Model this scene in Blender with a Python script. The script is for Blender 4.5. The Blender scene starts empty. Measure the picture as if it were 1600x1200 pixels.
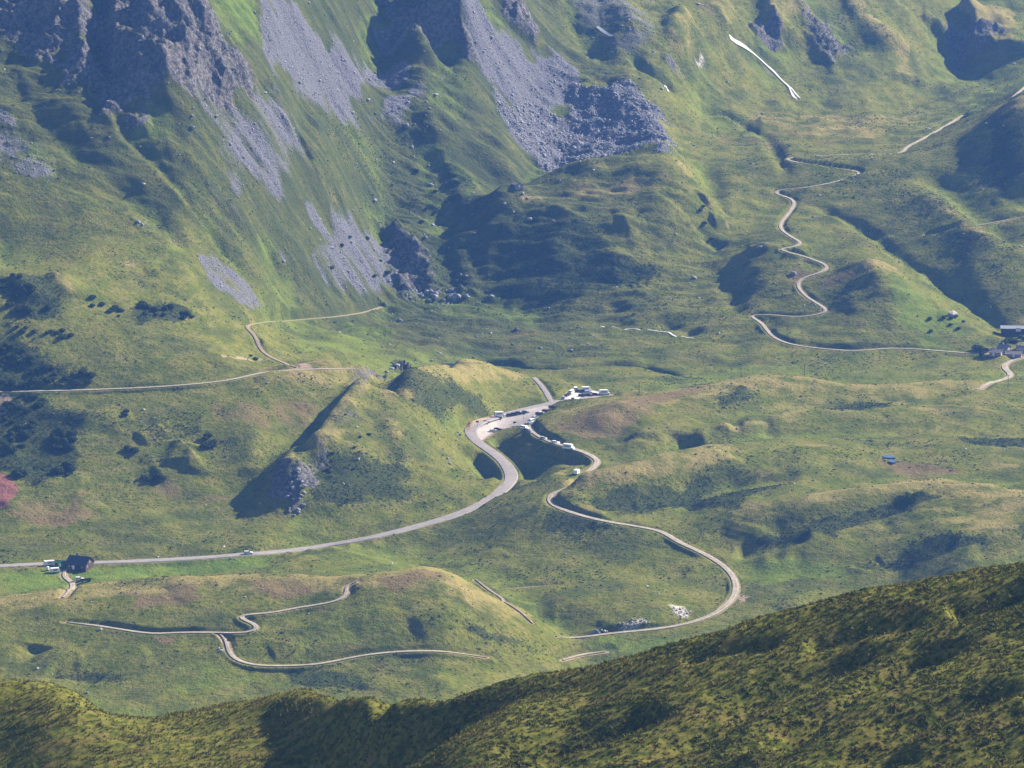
import bpy, math, random, time
import numpy as np
from mathutils import Vector, Matrix
T0 = time.time()
R = math.radians
scene = bpy.context.scene
col = scene.collection
rng = np.random.default_rng(7)
random.seed(7)

# ------------------------------------------------------------------ camera, sky, sun, exposure
CAM_H = 480.0            # eye height over the pass (m); the pass itself is z = 0
PITCH = R(11.0)
F = 7000.0               # focal length in pixels of the 1600 px photograph
cam = bpy.data.cameras.new('camera')
cam.sensor_width = 36.0
cam.lens = 36.0 * F / 1600.0
cam.clip_start = 1.0
cam.clip_end = 20000.0
camo = bpy.data.objects.new('camera', cam)
camo.location = (0, 0, CAM_H)
camo.rotation_euler = (R(90) - PITCH, 0, 0)
col.objects.link(camo)
scene.camera = camo

SUN_EL, SUN_AZ = R(31.0), R(34.0)      # azimuth from +x (right) towards +y (away)
sun_dir = Vector((math.cos(SUN_EL) * math.cos(SUN_AZ), math.cos(SUN_EL) * math.sin(SUN_AZ), math.sin(SUN_EL)))
world = bpy.data.worlds.new('World')
scene.world = world
world.use_nodes = True
wn = world.node_tree
bg = wn.nodes['Background']
sky = wn.nodes.new('ShaderNodeTexSky')
sky.sky_type = 'NISHITA'
sky.sun_disc = False
sky.sun_elevation = SUN_EL
sky.sun_rotation = R(90) - SUN_AZ
sky.altitude = 2000
wn.links.new(sky.outputs[0], bg.inputs[0])
bg.inputs[1].default_value = 0.06
sl = bpy.data.lights.new('sun', 'SUN')
sl.energy = 5.0
sl.angle = R(0.53)
sl.color = (1.0, 0.90, 0.73)
so = bpy.data.objects.new('sun', sl)
so.rotation_euler = sun_dir.to_track_quat('Z', 'Y').to_euler()
so.location = (800, 800, 900)
col.objects.link(so)
vs = scene.view_settings
vs.view_transform = 'Standard'
vs.look = 'None'
vs.gamma = 1.0
vs.exposure = 1.58
vs.use_curve_mapping = False

# ------------------------------------------------------------------ helpers: rays, noise
SP, CP = math.sin(PITCH), math.cos(PITCH)
def ray(u, v):
    u = np.asarray(u, float); v = np.asarray(v, float)
    a = (u - 800.0) / F; b = (600.0 - v) / F
    return a, CP + b * SP, -SP + b * CP          # x, y, z (not normalised)
def at_z(u, v, z):
    dx, dy, dz = ray(u, v); t = (z - CAM_H) / dz
    return dx * t, dy * t, z + 0 * t
def at_D(u, v, D):
    dx, dy, dz = ray(u, v); t = D / np.hypot(dx, dy)
    return dx * t, dy * t, CAM_H + dz * t
def project(x, y, z):
    q = z - CAM_H
    depth = y * CP - q * SP
    up = y * SP + q * CP
    return 800 + F * x / depth, 600 - F * up / depth

def _h(ix, iy, s):
    n = (ix * np.int64(374761393) + iy * np.int64(668265263) + np.int64(s) * np.int64(1442695041)) & 0x7fffffff
    n = ((n ^ (n >> 13)) * np.int64(1274126177)) & 0x7fffffff
    return ((n ^ (n >> 16)) & 0xffff).astype(np.float32) / np.float32(32767.5) - np.float32(1)
def vnoise(x, y, s=0):
    xf = np.floor(x); yf = np.floor(y)
    ix = xf.astype(np.int64); iy = yf.astype(np.int64)
    fx = (x - xf).astype(np.float32); fy = (y - yf).astype(np.float32)
    fx = fx * fx * fx * (fx * (fx * 6 - 15) + 10); fy = fy * fy * fy * (fy * (fy * 6 - 15) + 10)
    a = _h(ix, iy, s); b = _h(ix + 1, iy, s); c = _h(ix, iy + 1, s); d = _h(ix + 1, iy + 1, s)
    return (a + (b - a) * fx) * (1 - fy) + (c + (d - c) * fx) * fy
def fbm(x, y, wl, octv=4, gain=0.5, s=0):
    out = np.zeros_like(x, dtype=np.float32); amp = 1.0; f = 1.0 / wl
    for o in range(octv):
        ca, sa = math.cos(0.7 * o + s), math.sin(0.7 * o + s)
        out += amp * vnoise((x * ca - y * sa) * f + 17.3 * o, (x * sa + y * ca) * f - 9.1 * o, s * 31 + o)
        amp *= gain; f *= 2.03
    return out
def ridged(x, y, wl, octv=4, gain=0.5, s=0):
    out = np.zeros_like(x, dtype=np.float32); amp = 1.0; f = 1.0 / wl
    for o in range(octv):
        ca, sa = math.cos(0.5 * o + s), math.sin(0.5 * o + s)
        out += amp * (1 - 2 * np.abs(vnoise((x * ca - y * sa) * f + 7.3 * o, (x * sa + y * ca) * f - 3.1 * o, s * 37 + o)))
        amp *= gain; f *= 2.07
    return out
def sstep(a, b, x):
    t = np.clip((x - a) / (b - a), 0, 1)
    return t * t * (3 - 2 * t)

# ------------------------------------------------------------------ terrain: survey lines (u, v, height) and (u, v, range)
PX, PY, PZ = [], [], []
def _dens(pts, step):
    out = []
    for p, q in zip(pts[:-1], pts[1:]):
        n = max(1, int(math.hypot(q[0] - p[0], q[1] - p[1]) / step))
        for i in range(n):
            t = i / n
            out.append([p[k] + (q[k] - p[k]) * t for k in range(len(p))])
    out.append(list(pts[-1]))
    return out
def _push(f, pts, step):
    for p in _dens(pts, step):
        x, y, z = f(*p); PX.append(float(x)); PY.append(float(y)); PZ.append(float(z))
def LZ(pts, step=30): _push(at_z, pts, step)
def LD(pts, step=30): _push(at_D, pts, step)
def CR(pts, back=((18, .10), (45, .22)), step=20, mode='z', floor=-99.0):
    """a crest: the line itself and ground that falls away behind it"""
    for p in _dens(pts, step):
        x, y, z = (at_z if mode == 'z' else at_D)(*p); x, y, z = float(x), float(y), float(z); d = math.hypot(x, y)
        PX.append(x); PY.append(y); PZ.append(z)
        for g, k in back:
            PX.append(x * (1 + g / d)); PY.append(y * (1 + g / d)); PZ.append(max(z - k * g, min(z - .5, floor)))
def XYZ(pts):
    for x, y, z in pts: PX.append(x); PY.append(y); PZ.append(z)

# --- near slope and its crest
def near_D(u, v, dz=0.0):          # the near slope is one tilted flank falling to the left
    x_, y_, z_ = ray(u, v); h_ = np.hypot(x_, y_); t_ = -z_ / h_
    return float((196.8 - dz) / (t_ + .28 * x_ / h_))
for v_ in (1200, 1260):
    LD([(u_, v_, near_D(u_, v_)) for u_ in (2000, 1800, 1600, 1400, 1200, 1000, 860)])
LD([(u_, v_, near_D(u_, v_)) for u_, v_ in ((2000,1040),(1800,1040),(1600,1040),(1400,1060),(1200,1090),(1000,1120),(880,1140))])
LD([(u_, v_, near_D(u_, v_)) for u_, v_ in ((2000,900),(1800,920),(1600,950),(1400,980),(1200,1020),(1040,1060))])
CREST = [(2000,800,738),(1800,828,738),(1600,875,740),(1400,915,741),(1200,965,743),(1000,1024,745),(880,1053,749),(800,1070,753),(700,1098,757),(600,1118,766),
    (540,1096,800),(480,1081,830),(400,1090,842),(300,1108,842),(230,1120,838),(165,1112,838),(100,1076,852),(0,1068,862),(-200,1075,870),(-380,1085,880)]
LD(CREST)
for u_, v_, D_ in _dens(CREST, 60):          # ground falls away behind the crest
    x_, y_, z_ = at_D(u_, v_, D_)
    for g_, k_ in ((12, .33), (45, .38), (110, .34), (220, .31)):
        XYZ([(float(x_) * (1 + g_ / D_), float(y_) * (1 + g_ / D_), float(z_) - k_ * g_)])
LD([(900,1088,728),(800,1104,728),(720,1148,724),(650,1196,722),(590,1240,722)])   # lit spur edge
LD([(900,1072,738),(820,1096,740),(740,1135,744),(660,1175,752),(600,1200,757),(540,1225,770)])                 # gully behind it
LD([(-380,1200,835),(-150,1200,832),(0,1200,822),(120,1205,808),(260,1200,800),(400,1200,796),(480,1195,790)])
LD([(120,1140,826),(300,1145,824),(420,1140,818),(520,1140,795)])
XYZ([(-80,200,370),(0,200,380),(80,200,390),(-30,200,376),(40,200,384),(-60,300,330),(0,300,345),(60,300,360),(-120,520,255),(-40,500,280),(30,450,300),(100,450,318),(-200,650,200),(-110,680,225),(-60,690,236)])
# behind the crest, down into the valley
for D, zf in ((1250, .32), (1500, .05)):
    for th, z0 in ((-.2, 240), (-.12, 245), (-.06, 250), (0, 280), (.05, 290), (.1, 305), (.16, 320), (.2, 325)):
        XYZ([(D * math.sin(th), D * math.cos(th), z0 * zf - 24 * (1 - zf))])
for th in (-.2, -.14, -.08, -.03, .02, .07, .12, .2):
    XYZ([(1720 * math.sin(th), 1720 * math.cos(th), -30 if th < .04 else -12)])
# --- second hill (left, with the winding track)
CR([(-380,955,0),(-100,946,0),(0,940,0),(130,926,2),(300,911,6),(430,905,10),(530,911,12),(600,900,14),(660,893,16),(700,902,14),(760,931,6),(820,962,-4),(875,1000,-14)], floor=-17.5)
LZ([(-380,940,-18),(-100,934,-18),(0,931,-18),(130,917,-18),(300,900,-18),(420,884,-17)])
LZ([(-380,886,-16),(-100,885,-16),(0,884,-16),(200,877,-16),(380,867,-15),(520,851,-13),(640,825,-11),(740,793,-8),(796,752,-5),(790,722,-3),(745,690,-1),(733,670,0),(770,651,0),(845,634,0),(900,620,1)])
LZ([(440,868,-17),(560,858,-17),(640,850,-16)])
LZ([(420,890,-14),(480,876,-11),(560,872,-11),(610,884,-13)])
LZ([(640,878,-18.5),(740,885,-14),(860,880,-9.5)])
LZ([(-380,1010,-8),(0,1000,-6),(150,985,-3.5),(250,992,-3),(350,988,-1),(405,980,1),(470,950,5),(540,925,9.5)])
LZ([(-380,1060,-13),(0,1050,-11),(100,1060,-12),(200,1107,-16),(300,1085,-14),(400,1076,-13),(480,1072,-13),(560,1088,-14),(700,1072,-11),(790,1052,-14),(880,1026,-18)])
LZ([(420,1000,-2.5),(560,980,2),(640,950,8),(700,985,1),(780,1000,-6)])
LZ([(360,1030,-7),(450,1042,-9),(560,1025,-6),(680,1018,-5),(780,1030,-11)])
# --- middle basin
LZ([(880,1000,-17),(960,990,-15),(1060,980,-13),(1130,952,-10),(1152,915,-8),(1120,875,-5),(1050,842,-1),(950,815,3),(860,790,4),(858,775,5),(905,755,8),(935,720,9),(890,699,7),(840,678,4),(822,662,1)])
LZ([(800,960,-13.5),(900,945,-11.5),(1000,925,-8),(1070,932,-8.5)])
LZ([(780,905,-14.5),(900,900,-10.5),(1050,890,-7.5),(1125,900,-7.5)])
LZ([(700,850,-14),(800,840,-6),(900,850,-4.5),(1000,865,-5)])
LZ([(720,815,-8.5),(800,790,0.5),(840,800,2.5)])
LZ([(1240,930,-6),(1300,925,-6),(1400,905,-3),(1500,880,7),(1600,866,9),(1900,830,12)])
LZ([(1180,872,-5),(1280,874,-1)])
# stream hollow between the road bend and the track
LZ([(780,690,-3),(794,706,-4),(815,735,-5.5),(830,752,-7)])
LZ([(900,715,4),(850,718,-0.5)])
# --- rolling ridges on the right
CR([(1080,815,2),(1160,800,8),(1260,782,13.5),(1400,758,18),(1470,756,19),(1540,768,19),(1620,778,19),(1900,780,20)], floor=9)
LZ([(1130,842,-1),(1200,838,2),(1290,833,5.5),(1400,800,11),(1450,790,14)])
LZ([(1200,872,-3),(1260,855,2),(1290,832,5.5),(1340,848,3)])
LZ([(1350,895,-1),(1390,868,4),(1460,838,11),(1540,830,15),(1620,838,15),(1900,840,17)])
LZ([(1380,820,7),(1480,812,12),(1600,808,17)])
CR([(880,762,8),(940,748,11),(1020,722,14.5),(1100,702,15.5),(1200,692,15),(1320,690,13),(1400,700,10)], floor=7)
LZ([(950,800,3),(1050,785,3),(1150,768,4.5),(1230,752,8)])
LZ([(1250,748,10),(1330,738,10),(1400,722,9),(1500,728,9),(1620,735,9),(1900,735,10)])
LZ([(960,722,7),(1020,703,8),(1080,690,8),(1150,675,9)])
CR([(990,712,10),(1060,680,15),(1140,660,15),(1250,646,14),(1380,642,13),(1500,640,13),(1620,640,12),(1900,640,12)], floor=8.5)
LZ([(1200,675,8),(1350,668,9),(1500,664,9),(1620,665,9)])
LZ([(1400,690,9),(1500,688,11),(1620,695,10)])
CR([(860,645,6),(900,632,9),(960,621,12),(1060,612,16),(1120,602,16),(1180,590,17),(1250,594,16),(1320,606,12.5),(1420,604,12),(1520,600,9),(1620,598,8),(1900,600,8)], floor=1.0)
LZ([(850,668,6),(920,680,8),(980,690,6)])
LZ([(950,650,14),(1000,655,13),(1060,640,13),(1120,635,13),(1250,625,10)])
LZ([(900,590,1),(980,598,1),(1060,596,0),(1150,583,0),(1300,583,0),(1420,590,1),(1540,590,2),(1900,590,3)])
# --- dome with the dark left edge
LZ([(475,750,4),(490,732,7),(520,692,12),(548,646,18),(575,622,21)])
CR([(608,604,25.5),(640,582,32.5),(680,573,27.5),(710,570,23),(745,573,19.5),(780,580,12),(820,590,6.5),(850,604,3)], ((20, .06), (50, .22)), step=15, floor=1.5)
LZ([(640,620,25),(690,626,15.5),(722,632,10.5),(770,618,5.5),(820,614,2.5)])
LZ([(690,662,8),(620,680,16.5)])
LZ([(560,700,14),(640,720,6),(700,735,0)])
LZ([(520,760,3),(600,760,0),(680,760,-3),(740,760,-5)])
LZ([(480,825,-11),(560,815,-10),(650,800,-9)])
LZ([(420,760,3),(445,728,10),(470,748,7),(470,805,-7)])
# --- left slope under the long track
LZ([(-380,620,28),(0,613,30),(150,609,31),(300,600,34),(400,585,36),(450,579,37),(520,577,36),(570,577,33)])
LZ([(530,600,29.5),(500,640,21.5),(470,680,14.5),(420,715,9)])
LZ([(-380,700,12),(0,700,13),(150,700,13),(300,690,15),(400,680,18)])
LZ([(-380,790,-4),(0,790,-4),(150,780,-3),(300,770,-2),(380,775,-3)])
LZ([(-380,845,-13),(0,845,-13),(200,842,-12),(400,835,-11)])
# --- shoulder above the track
LZ([(-380,415,78),(0,428,74),(100,424,74),(180,428,70),(300,455,60),(370,495,44),(400,530,38)])
LZ([(-380,520,54),(0,520,53),(120,520,52),(230,530,49),(330,545,44)])
LZ([(0,398,77),(60,402,76),(140,412,75)])
# --- valley floor behind
LZ([(400,560,31),(460,573,30),(520,565,22),(600,555,11),(680,555,4),(760,567,0),(860,572,0),(940,570,0),(1040,580,-1),(1100,590,-1)])
LZ([(440,500,27),(520,497,20),(600,480,13),(700,475,10),(770,478,8)])
LZ([(430,540,29),(520,530,18),(640,520,9),(780,520,5),(900,525,4),(1050,540,3),(1150,555,2)])
LZ([(820,482,7),(900,489,7),(1000,492,8),(1080,485,10),(1130,450,18)])
LZ([(1180,560,3),(1300,560,3),(1420,558,3),(1540,562,3),(1900,565,5)])
# --- left mountain
LD([(-380,0,2600),(-200,0,2640),(0,0,2664),(150,0,2668),(300,0,2690),(400,0,2745),(500,0,2860),(600,0,2985),(700,0,2975),(800,0,3060),(900,0,3140),(1000,0,3215),(1100,0,3270),(1200,0,3290),(1300,0,3330),(1400,0,3380),(1500,0,3450),(1620,0,3480),(1900,0,3480)])
LD([(-380,200,2510),(0,200,2552),(150,200,2556),(300,200,2572),(420,200,2640),(520,200,2745)])
LD([(0,330,2490),(150,330,2500),(280,340,2512),(380,380,2535),(440,430,2560)])
LD([(600,240,2815),(680,240,2835),(600,370,2738),(680,380,2745),(740,330,2790)])
LD([(420,120,2700),(520,150,2800),(600,140,2868),(665,115,2893)])
LD([(590,105,2905),(640,68,2925),(690,90,2930)])
LD([(730,60,2945),(780,120,2960),(760,200,2880),(800,260,2850)])
LD([(860,170,2990),(900,150,3020),(960,140,3030),(1010,160,3010)])
# second dome
CR([(772,325,2762),(830,292,2790),(900,264,2806),(1000,246,2822),(1055,252,2818),(1092,290,2798)], ((20, .05), (50, .12)), 30, 'D')
LD([(775,462,2688),(860,478,2668)])
LD([(840,390,2722),(950,380,2730),(1040,380,2735),(1105,400,2735)])
LD([(800,300,2835),(860,272,2872),(940,247,2915),(1030,238,2925)])
# --- right: zigzag slope, upper valley
LZ([(1170,492,12),(1240,492,15),(1296,484,18),(1260,460,22),(1246,440,26),(1297,416,32)])
LZ([(1215,388,38),(1256,381,39),(1220,355,42),(1242,316,48),(1208,302,50),(1262,293,54),(1340,270,60)])
LZ([(1130,330,48),(1145,280,56),(1165,240,62)])
LZ([(1330,412,36),(1357,407,37.5),(1400,425,33),(1460,470,22),(1540,540,7)])
LZ([(1400,500,18),(1340,480,22),(1440,540,7)])
LZ([(1400,390,36),(1480,440,24),(1560,520,8)])
LZ([(1300,330,46),(1400,396,34),(1500,458,20),(1575,530,5)])
LZ([(1450,370,42),(1520,420,32),(1600,470,20),(1900,480,22)])
LZ([(1620,515,9),(1900,520,12)])
LZ([(1400,300,56),(1500,340,50),(1600,345,50),(1900,330,56)])
LZ([(1225,246,64),(1330,240,65),(1410,238,66),(1460,208,68),(1505,180,69)])
LZ([(1100,175,72),(1180,185,67),(1300,190,65),(1400,170,66),(1490,140,69),(1560,130,72)])
LZ([(1180,215,66),(1280,215,65),(1380,205,66)])
LD([(1440,245,2905),(1490,218,2935),(1540,190,2965),(1600,157,2985),(1700,110,3000),(1900,40,3010)])
LD([(1480,280,2850),(1560,300,2830),(1640,310,2815)])
LD([(1040,110,3085),(1100,60,3175),(1200,18,3262)])
LD([(1480,30,3400),(1500,100,3370),(1560,90,3375)])
LD([(1200,110,3190),(1300,110,3230),(1400,90,3290)])
# --- out of frame, beyond the top
for th, z0, z1 in ((-.2, 350, 440), (-.1, 350, 440), (-.04, 300, 430), (0, 270, 400), (.05, 240, 380), (.1, 220, 360), (.2, 220, 360)):
    rr = 3300 if th < -.03 else 3900
    XYZ([(rr * math.sin(th), rr * math.cos(th), z0), (4800 * math.sin(th), 4800 * math.cos(th), z1)])

px = np.array(PX); py = np.array(PY); pz = np.array(PZ)
TX, TY = 70.0, 32.0
def lp(x, y): return np.arctan2(x, y) * TX, 0.5 * np.log(x * x + y * y) * TY
def _tps(r2): return 0.5 * r2 * np.log(r2 + 1e-9)
qx, qy = lp(px, py)
n = len(px)
K = _tps((qx[:, None] - qx) ** 2 + (qy[:, None] - qy) ** 2) + 0.015 * np.eye(n)
Pm = np.stack([np.ones(n), qx, qy], 1)
A = np.block([[K, Pm], [Pm.T, np.zeros((3, 3))]])
W = np.linalg.solve(A, np.concatenate([pz, np.zeros(3)]))
TH0, TH1, R0, R1 = -0.215, 0.215, 200.0, 4700.0
NT, NR = 330, 860
gt = np.linspace(TH0, TH1, NT); gr = np.linspace(math.log(R0), math.log(R1), NR)
BASE = np.zeros((NT, NR), np.float32)
gy = gr * TY
for i in range(NT):
    r2 = (gy[:, None] - qy[None, :]) ** 2
    r2 += (gt[i] * TX - qx)[None, :] ** 2
    r2 += 1e-9
    BASE[i] = (r2 * np.log(r2)) @ (0.5 * W[:n]) + W[n] + W[n + 1] * gt[i] * TX + W[n + 2] * gy
print('base', n, 'points', round(time.time() - T0, 1))
def grid_sample(G, x, y):
    t = (np.arctan2(x, y) - TH0) / (TH1 - TH0) * (NT - 1)
    r = (0.5 * np.log(x * x + y * y) - gr[0]) / (gr[-1] - gr[0]) * (NR - 1)
    t = np.clip(t, 1, NT - 2.001); r = np.clip(r, 1, NR - 2.001)
    i = t.astype(int); j = r.astype(int); a = t - i; b = r - j
    def c(ii):           # cubic along the range
        p0, p1, p2, p3 = G[ii, j - 1], G[ii, j], G[ii, j + 1], G[ii, np.minimum(j + 2, NR - 1)]
        return p1 + 0.5 * b * (p2 - p0 + b * (2 * p0 - 5 * p1 + 4 * p2 - p3 + b * (3 * (p1 - p2) + p3 - p0)))
    p0, p1, p2, p3 = c(i - 1), c(i), c(i + 1), c(np.minimum(i + 2, NT - 1))
    return p1 + 0.5 * a * (p2 - p0 + a * (2 * p0 - 5 * p1 + 4 * p2 - p3 + a * (3 * (p1 - p2) + p3 - p0)))
def base_h(x, y): return grid_sample(BASE, x, y)
def raycast(u, v, hf, d0=300.0, d1=4300.0):
    """first hit of the sight line with a height function (march, then bisect)"""
    u = np.atleast_1d(np.asarray(u, float)); v = np.atleast_1d(np.asarray(v, float))
    dx, dy, dz = ray(u, v); hyp = np.hypot(dx, dy)
    ds = np.exp(np.linspace(math.log(d0), math.log(d1), 1400))
    lo = np.full(u.shape, d1); hi = np.full(u.shape, d1); done = np.zeros(u.shape, bool); prev = np.full(u.shape, d0)
    for d in ds:
        t = d / hyp
        below = (CAM_H + dz * t) < hf(dx * t, dy * t)
        new = below & ~done
        lo[new] = prev[new]; hi[new] = d; done |= new; prev[:] = d
        if done.all(): break
    for _ in range(14):
        m = 0.5 * (lo + hi); t = m / hyp
        b = (CAM_H + dz * t) < hf(dx * t, dy * t)
        hi = np.where(b, m, hi); lo = np.where(b, lo, m)
    t = hi / hyp
    return dx * t, dy * t, CAM_H + dz * t

# ------------------------------------------------------------------ strokes: ridges, gullies and scarps added along survey polylines
def catmull(P, step):
    P = np.asarray(P, float); out = []
    Q = np.vstack([2 * P[0] - P[1], P, 2 * P[-1] - P[-2]])
    for i in range(1, len(Q) - 2):
        L = np.hypot(*(Q[i + 1] - Q[i])[:2]); k = max(1, int(L / step))
        t = (np.arange(k) / k)[:, None]
        out.append(0.5 * (2 * Q[i] + (Q[i + 1] - Q[i - 1]) * t + (2 * Q[i - 1] - 5 * Q[i] + 4 * Q[i + 1] - Q[i + 2]) * t ** 2 + (3 * (Q[i] - Q[i + 1]) + Q[i + 2] - Q[i - 1]) * t ** 3))
    out.append(P[-1:])
    return np.vstack(out)
def seg_dist(x, y, L):
    """distance, signed side (+ left of travel) and arc parameter 0..1 to polyline L (n,2)"""
    best = np.full(x.shape, 1e18); side = np.zeros(x.shape); s = np.zeros(x.shape)
    d = L[1:] - L[:-1]; ln = np.hypot(d[:, 0], d[:, 1]) + 1e-9; cum = np.concatenate([[0], np.cumsum(ln)])
    for k in range(len(d)):
        ex, ey = x - L[k, 0], y - L[k, 1]
        t = np.clip((ex * d[k, 0] + ey * d[k, 1]) / ln[k] ** 2, 0, 1)
        dd = (ex - t * d[k, 0]) ** 2 + (ey - t * d[k, 1]) ** 2
        b = dd < best
        best[b] = dd[b]; side[b] = np.sign(d[k, 0] * ey - d[k, 1] * ex)[b]; s[b] = ((cum[k] + t * ln[k]) / cum[-1])[b]
    return np.sqrt(best), side, s
STROKES = []   # (pixels, amplitude m, width left m, width right m, exponent, end taper)
def stroke(pts, amp, wl, wr=None, p=2.0, taper=0.15): STROKES.append((pts, amp, wl, wr or wl, p, taper))
# left mountain: crags, gullies, ribs
stroke([(165,188),(240,250),(300,322),(350,388),(402,455)], -5, 5)
stroke([(155,186),(230,250),(290,322),(340,388)], 3, 5)
stroke([(210,190),(216,120),(235,60),(248,-30)], 17, 7, 36, 1.6, .2)
stroke([(186,110),(178,50),(192,-20)], 12, 5, 6, 1.6)
stroke([(170,185),(156,120),(160,50),(165,-20)], -12, 8)
stroke([(100,60),(60,20),(40,-30)], 7, 5, 14, 1.6)
stroke([(135,120),(125,60),(120,-20)], 8, 5, 12, 1.6)
stroke([(300,160),(290,90),(262,20)], 7, 5, 12, 1.6)
stroke([(345,140),(330,90),(290,30)], 6, 5, 10, 1.6)
stroke([(410,140),(380,110),(340,60),(300,0)], 7, 8, 8, 1.6)
stroke([(260,190),(262,150),(255,100)], 6, 4, 9, 1.6)
stroke([(674,112),(655,84),(642,66)], 14, 15, 9, 1.8)
stroke([(695,80),(682,40),(690,-30)], 26, 11, 30, 1.6, .2)
stroke([(737,108),(722,70),(712,30),(720,-20)], 7, 5, 12, 1.6)
stroke([(728,20),(770,80),(815,130),(862,168)], -3.5, 5)
stroke([(770,470),(764,400),(772,330),(800,305)], 4, 6, 40, 1.8, .1)
stroke([(655,445),(628,388),(612,360)], 9, 8, 16, 1.8)
stroke([(735,365),(715,300),(690,235),(650,160)], 8, 8, 30)
stroke([(545,350),(520,300),(480,250)], 5, 7, 16)
stroke([(600,330),(560,270),(520,200)], 5, 7, 16)
stroke([(450,210),(440,160)], 6, 9, 9)
stroke([(480,170),(470,220),(480,260)], -4, 8)
stroke([(330,300),(380,360),(440,420)], -3, 6)
stroke([(90,200),(160,260),(230,330),(300,400)], -3, 8)
stroke([(20,120),(70,190),(140,270)], -3.5, 7)
stroke([(430,400),(520,420),(600,440)], 3, 10)
stroke([(690,470),(660,430),(640,400)], 4, 6, 10)
stroke([(740,460),(720,420),(715,380)], 5, 6, 12)
# boulder field and the slopes above
stroke([(1045,245),(1030,200),(1000,168)], 5, 14, 8)
stroke([(880,150),(940,160),(1000,170)], 4, 10)
stroke([(840,205),(880,235),(900,250)], -6, 9)
stroke([(790,-20),(830,50),(880,110),(940,150)], 6, 10, 22)
stroke([(880,-20),(900,40),(960,100)], -4, 10)
stroke([(940,-20),(970,40),(1010,100)], 5, 10, 16)
stroke([(985,85),(1010,112),(1040,130),(1056,152)], -6, 5)
stroke([(1056,152),(1130,185),(1190,207),(1212,236),(1226,262),(1238,284)], -3.5, 5)
stroke([(1000,95),(1060,58),(1130,25),(1200,10),(1260,0)], 12, 60, 22, 2)
stroke([(1078,118),(1052,84),(1075,60)], 9, 9, 12, 1.7)
stroke([(1222,72),(1205,34),(1222,8)], 12, 8, 18, 1.7)
stroke([(1140,70),(1120,50),(1140,30)], 6, 10, 16, 1.7)
stroke([(1310,110),(1270,60),(1240,10)], 7, 12, 20)
stroke([(1395,90),(1350,40),(1310,-20)], 8, 12, 22)
stroke([(1340,90),(1300,50),(1260,10)], -5, 12)
stroke([(1520,112),(1524,60),(1500,24)], 20, 9, 30, 1.6)
stroke([(1486,100),(1466,40)], -12, 12)
stroke([(1590,100),(1570,50),(1560,10)], 8, 12, 20)
stroke([(1420,130),(1400,90),(1400,60)], 5, 14, 20)
stroke([(1640,320),(1590,240),(1600,170)], 16, 26, 40)
stroke([(1445,262),(1500,310),(1560,360),(1610,385)], -6, 12)
stroke([(1440,300),(1500,350),(1560,390)], 4, 14)
stroke([(1246,312),(1330,346),(1400,396),(1450,430),(1520,475),(1590,535)], -3.5, 5.5)
stroke([(1390,470),(1370,430),(1356,406)], 4, 8, 20)
stroke([(1162,396),(1185,388),(1203,392)], 3, 6)
stroke([(1232,392),(1260,402)], 3, 6)
stroke([(1100,318),(1125,325)], 4, 6)
stroke([(1112,345),(1135,352)], 3, 5)
stroke([(1085,345),(1110,372),(1130,385)], -3, 5)
stroke([(1090,255),(1112,285),(1118,330)], -6, 8)
stroke([(1050,310),(1010,350),(960,360)], 3, 14)
stroke([(900,330),(870,380),(860,430)], 5, 10, 16)
stroke([(980,340),(960,400),(950,440)], 4, 10, 16)
stroke([(1030,500),(1060,508),(1085,524)], -2.5, 5)
stroke([(1160,490),(1140,440),(1150,400)], -2.5, 7)
# middle ground
stroke([(478,744),(500,708),(524,672),(550,648),(580,626),(612,610)], 14, 8, 17, 1.7, .18)
stroke([(468,738),(492,696),(514,664),(538,636)], -3, 6)
stroke([(446,812),(452,766),(458,724),(462,700)], 5.5, 7, 12, 1.7, .25)
stroke([(472,800),(470,760),(474,728)], 3, 4, 6, 1.7)
stroke([(480,772),(560,780),(640,770)], 1.5, 8)
stroke([(742,700),(760,728),(790,752)], -8, 9)
stroke([(772,682),(790,704),(818,734),(830,752)], -3.6, 5)
stroke([(822,738),(850,716),(885,708),(910,712)], -3.6, 4.5)
stroke([(850,695),(890,712),(930,728)], -2, 6)
stroke([(980,718),(1040,696),(1088,676)], -9, 10)
stroke([(1000,722),(1060,706),(1112,688),(1150,676)], -4, 6)
stroke([(1000,690),(1050,668),(1085,655)], 4, 12)
stroke([(870,768),(980,748),(1080,728),(1160,716)], 4.8, 16, 9)
stroke([(900,796),(1000,778),(1100,757),(1190,744)], -4.6, 9)
stroke([(940,812),(1010,805),(1100,790)], -2, 10)
stroke([(1145,862),(1200,856),(1270,838)], -3.5, 7)
stroke([(1180,826),(1260,812),(1340,796),(1430,774)], -4, 10)
stroke([(1370,884),(1430,862),(1500,848)], -1.5, 9)
stroke([(1340,890),(1360,880),(1380,874)], -1.5, 6)
stroke([(690,568),(760,565),(830,574),(900,573),(960,570),(1010,572),(1040,580),(1070,590)], -3.8, 3.4, 3.4, 2, .05)
stroke([(640,885),(700,888),(730,890)], -2, 5)
stroke([(215,690),(240,680),(262,672)], 2, 6)
stroke([(240,745),(280,735),(310,720)], 2.5, 7)
stroke([(268,735),(276,712),(282,690)], 3, 5, 8)
stroke([(300,745),(302,720),(300,700)], 3, 5, 8)
stroke([(60,480),(40,455),(20,435)], 4, 8, 12)
stroke([(110,470),(95,445),(80,430)], 3.5, 6, 12)
stroke([(0,640),(100,650),(200,655)], 1.5, 9)
stroke([(0,800),(40,775),(90,760),(140,745)], 1.5, 6)
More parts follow.
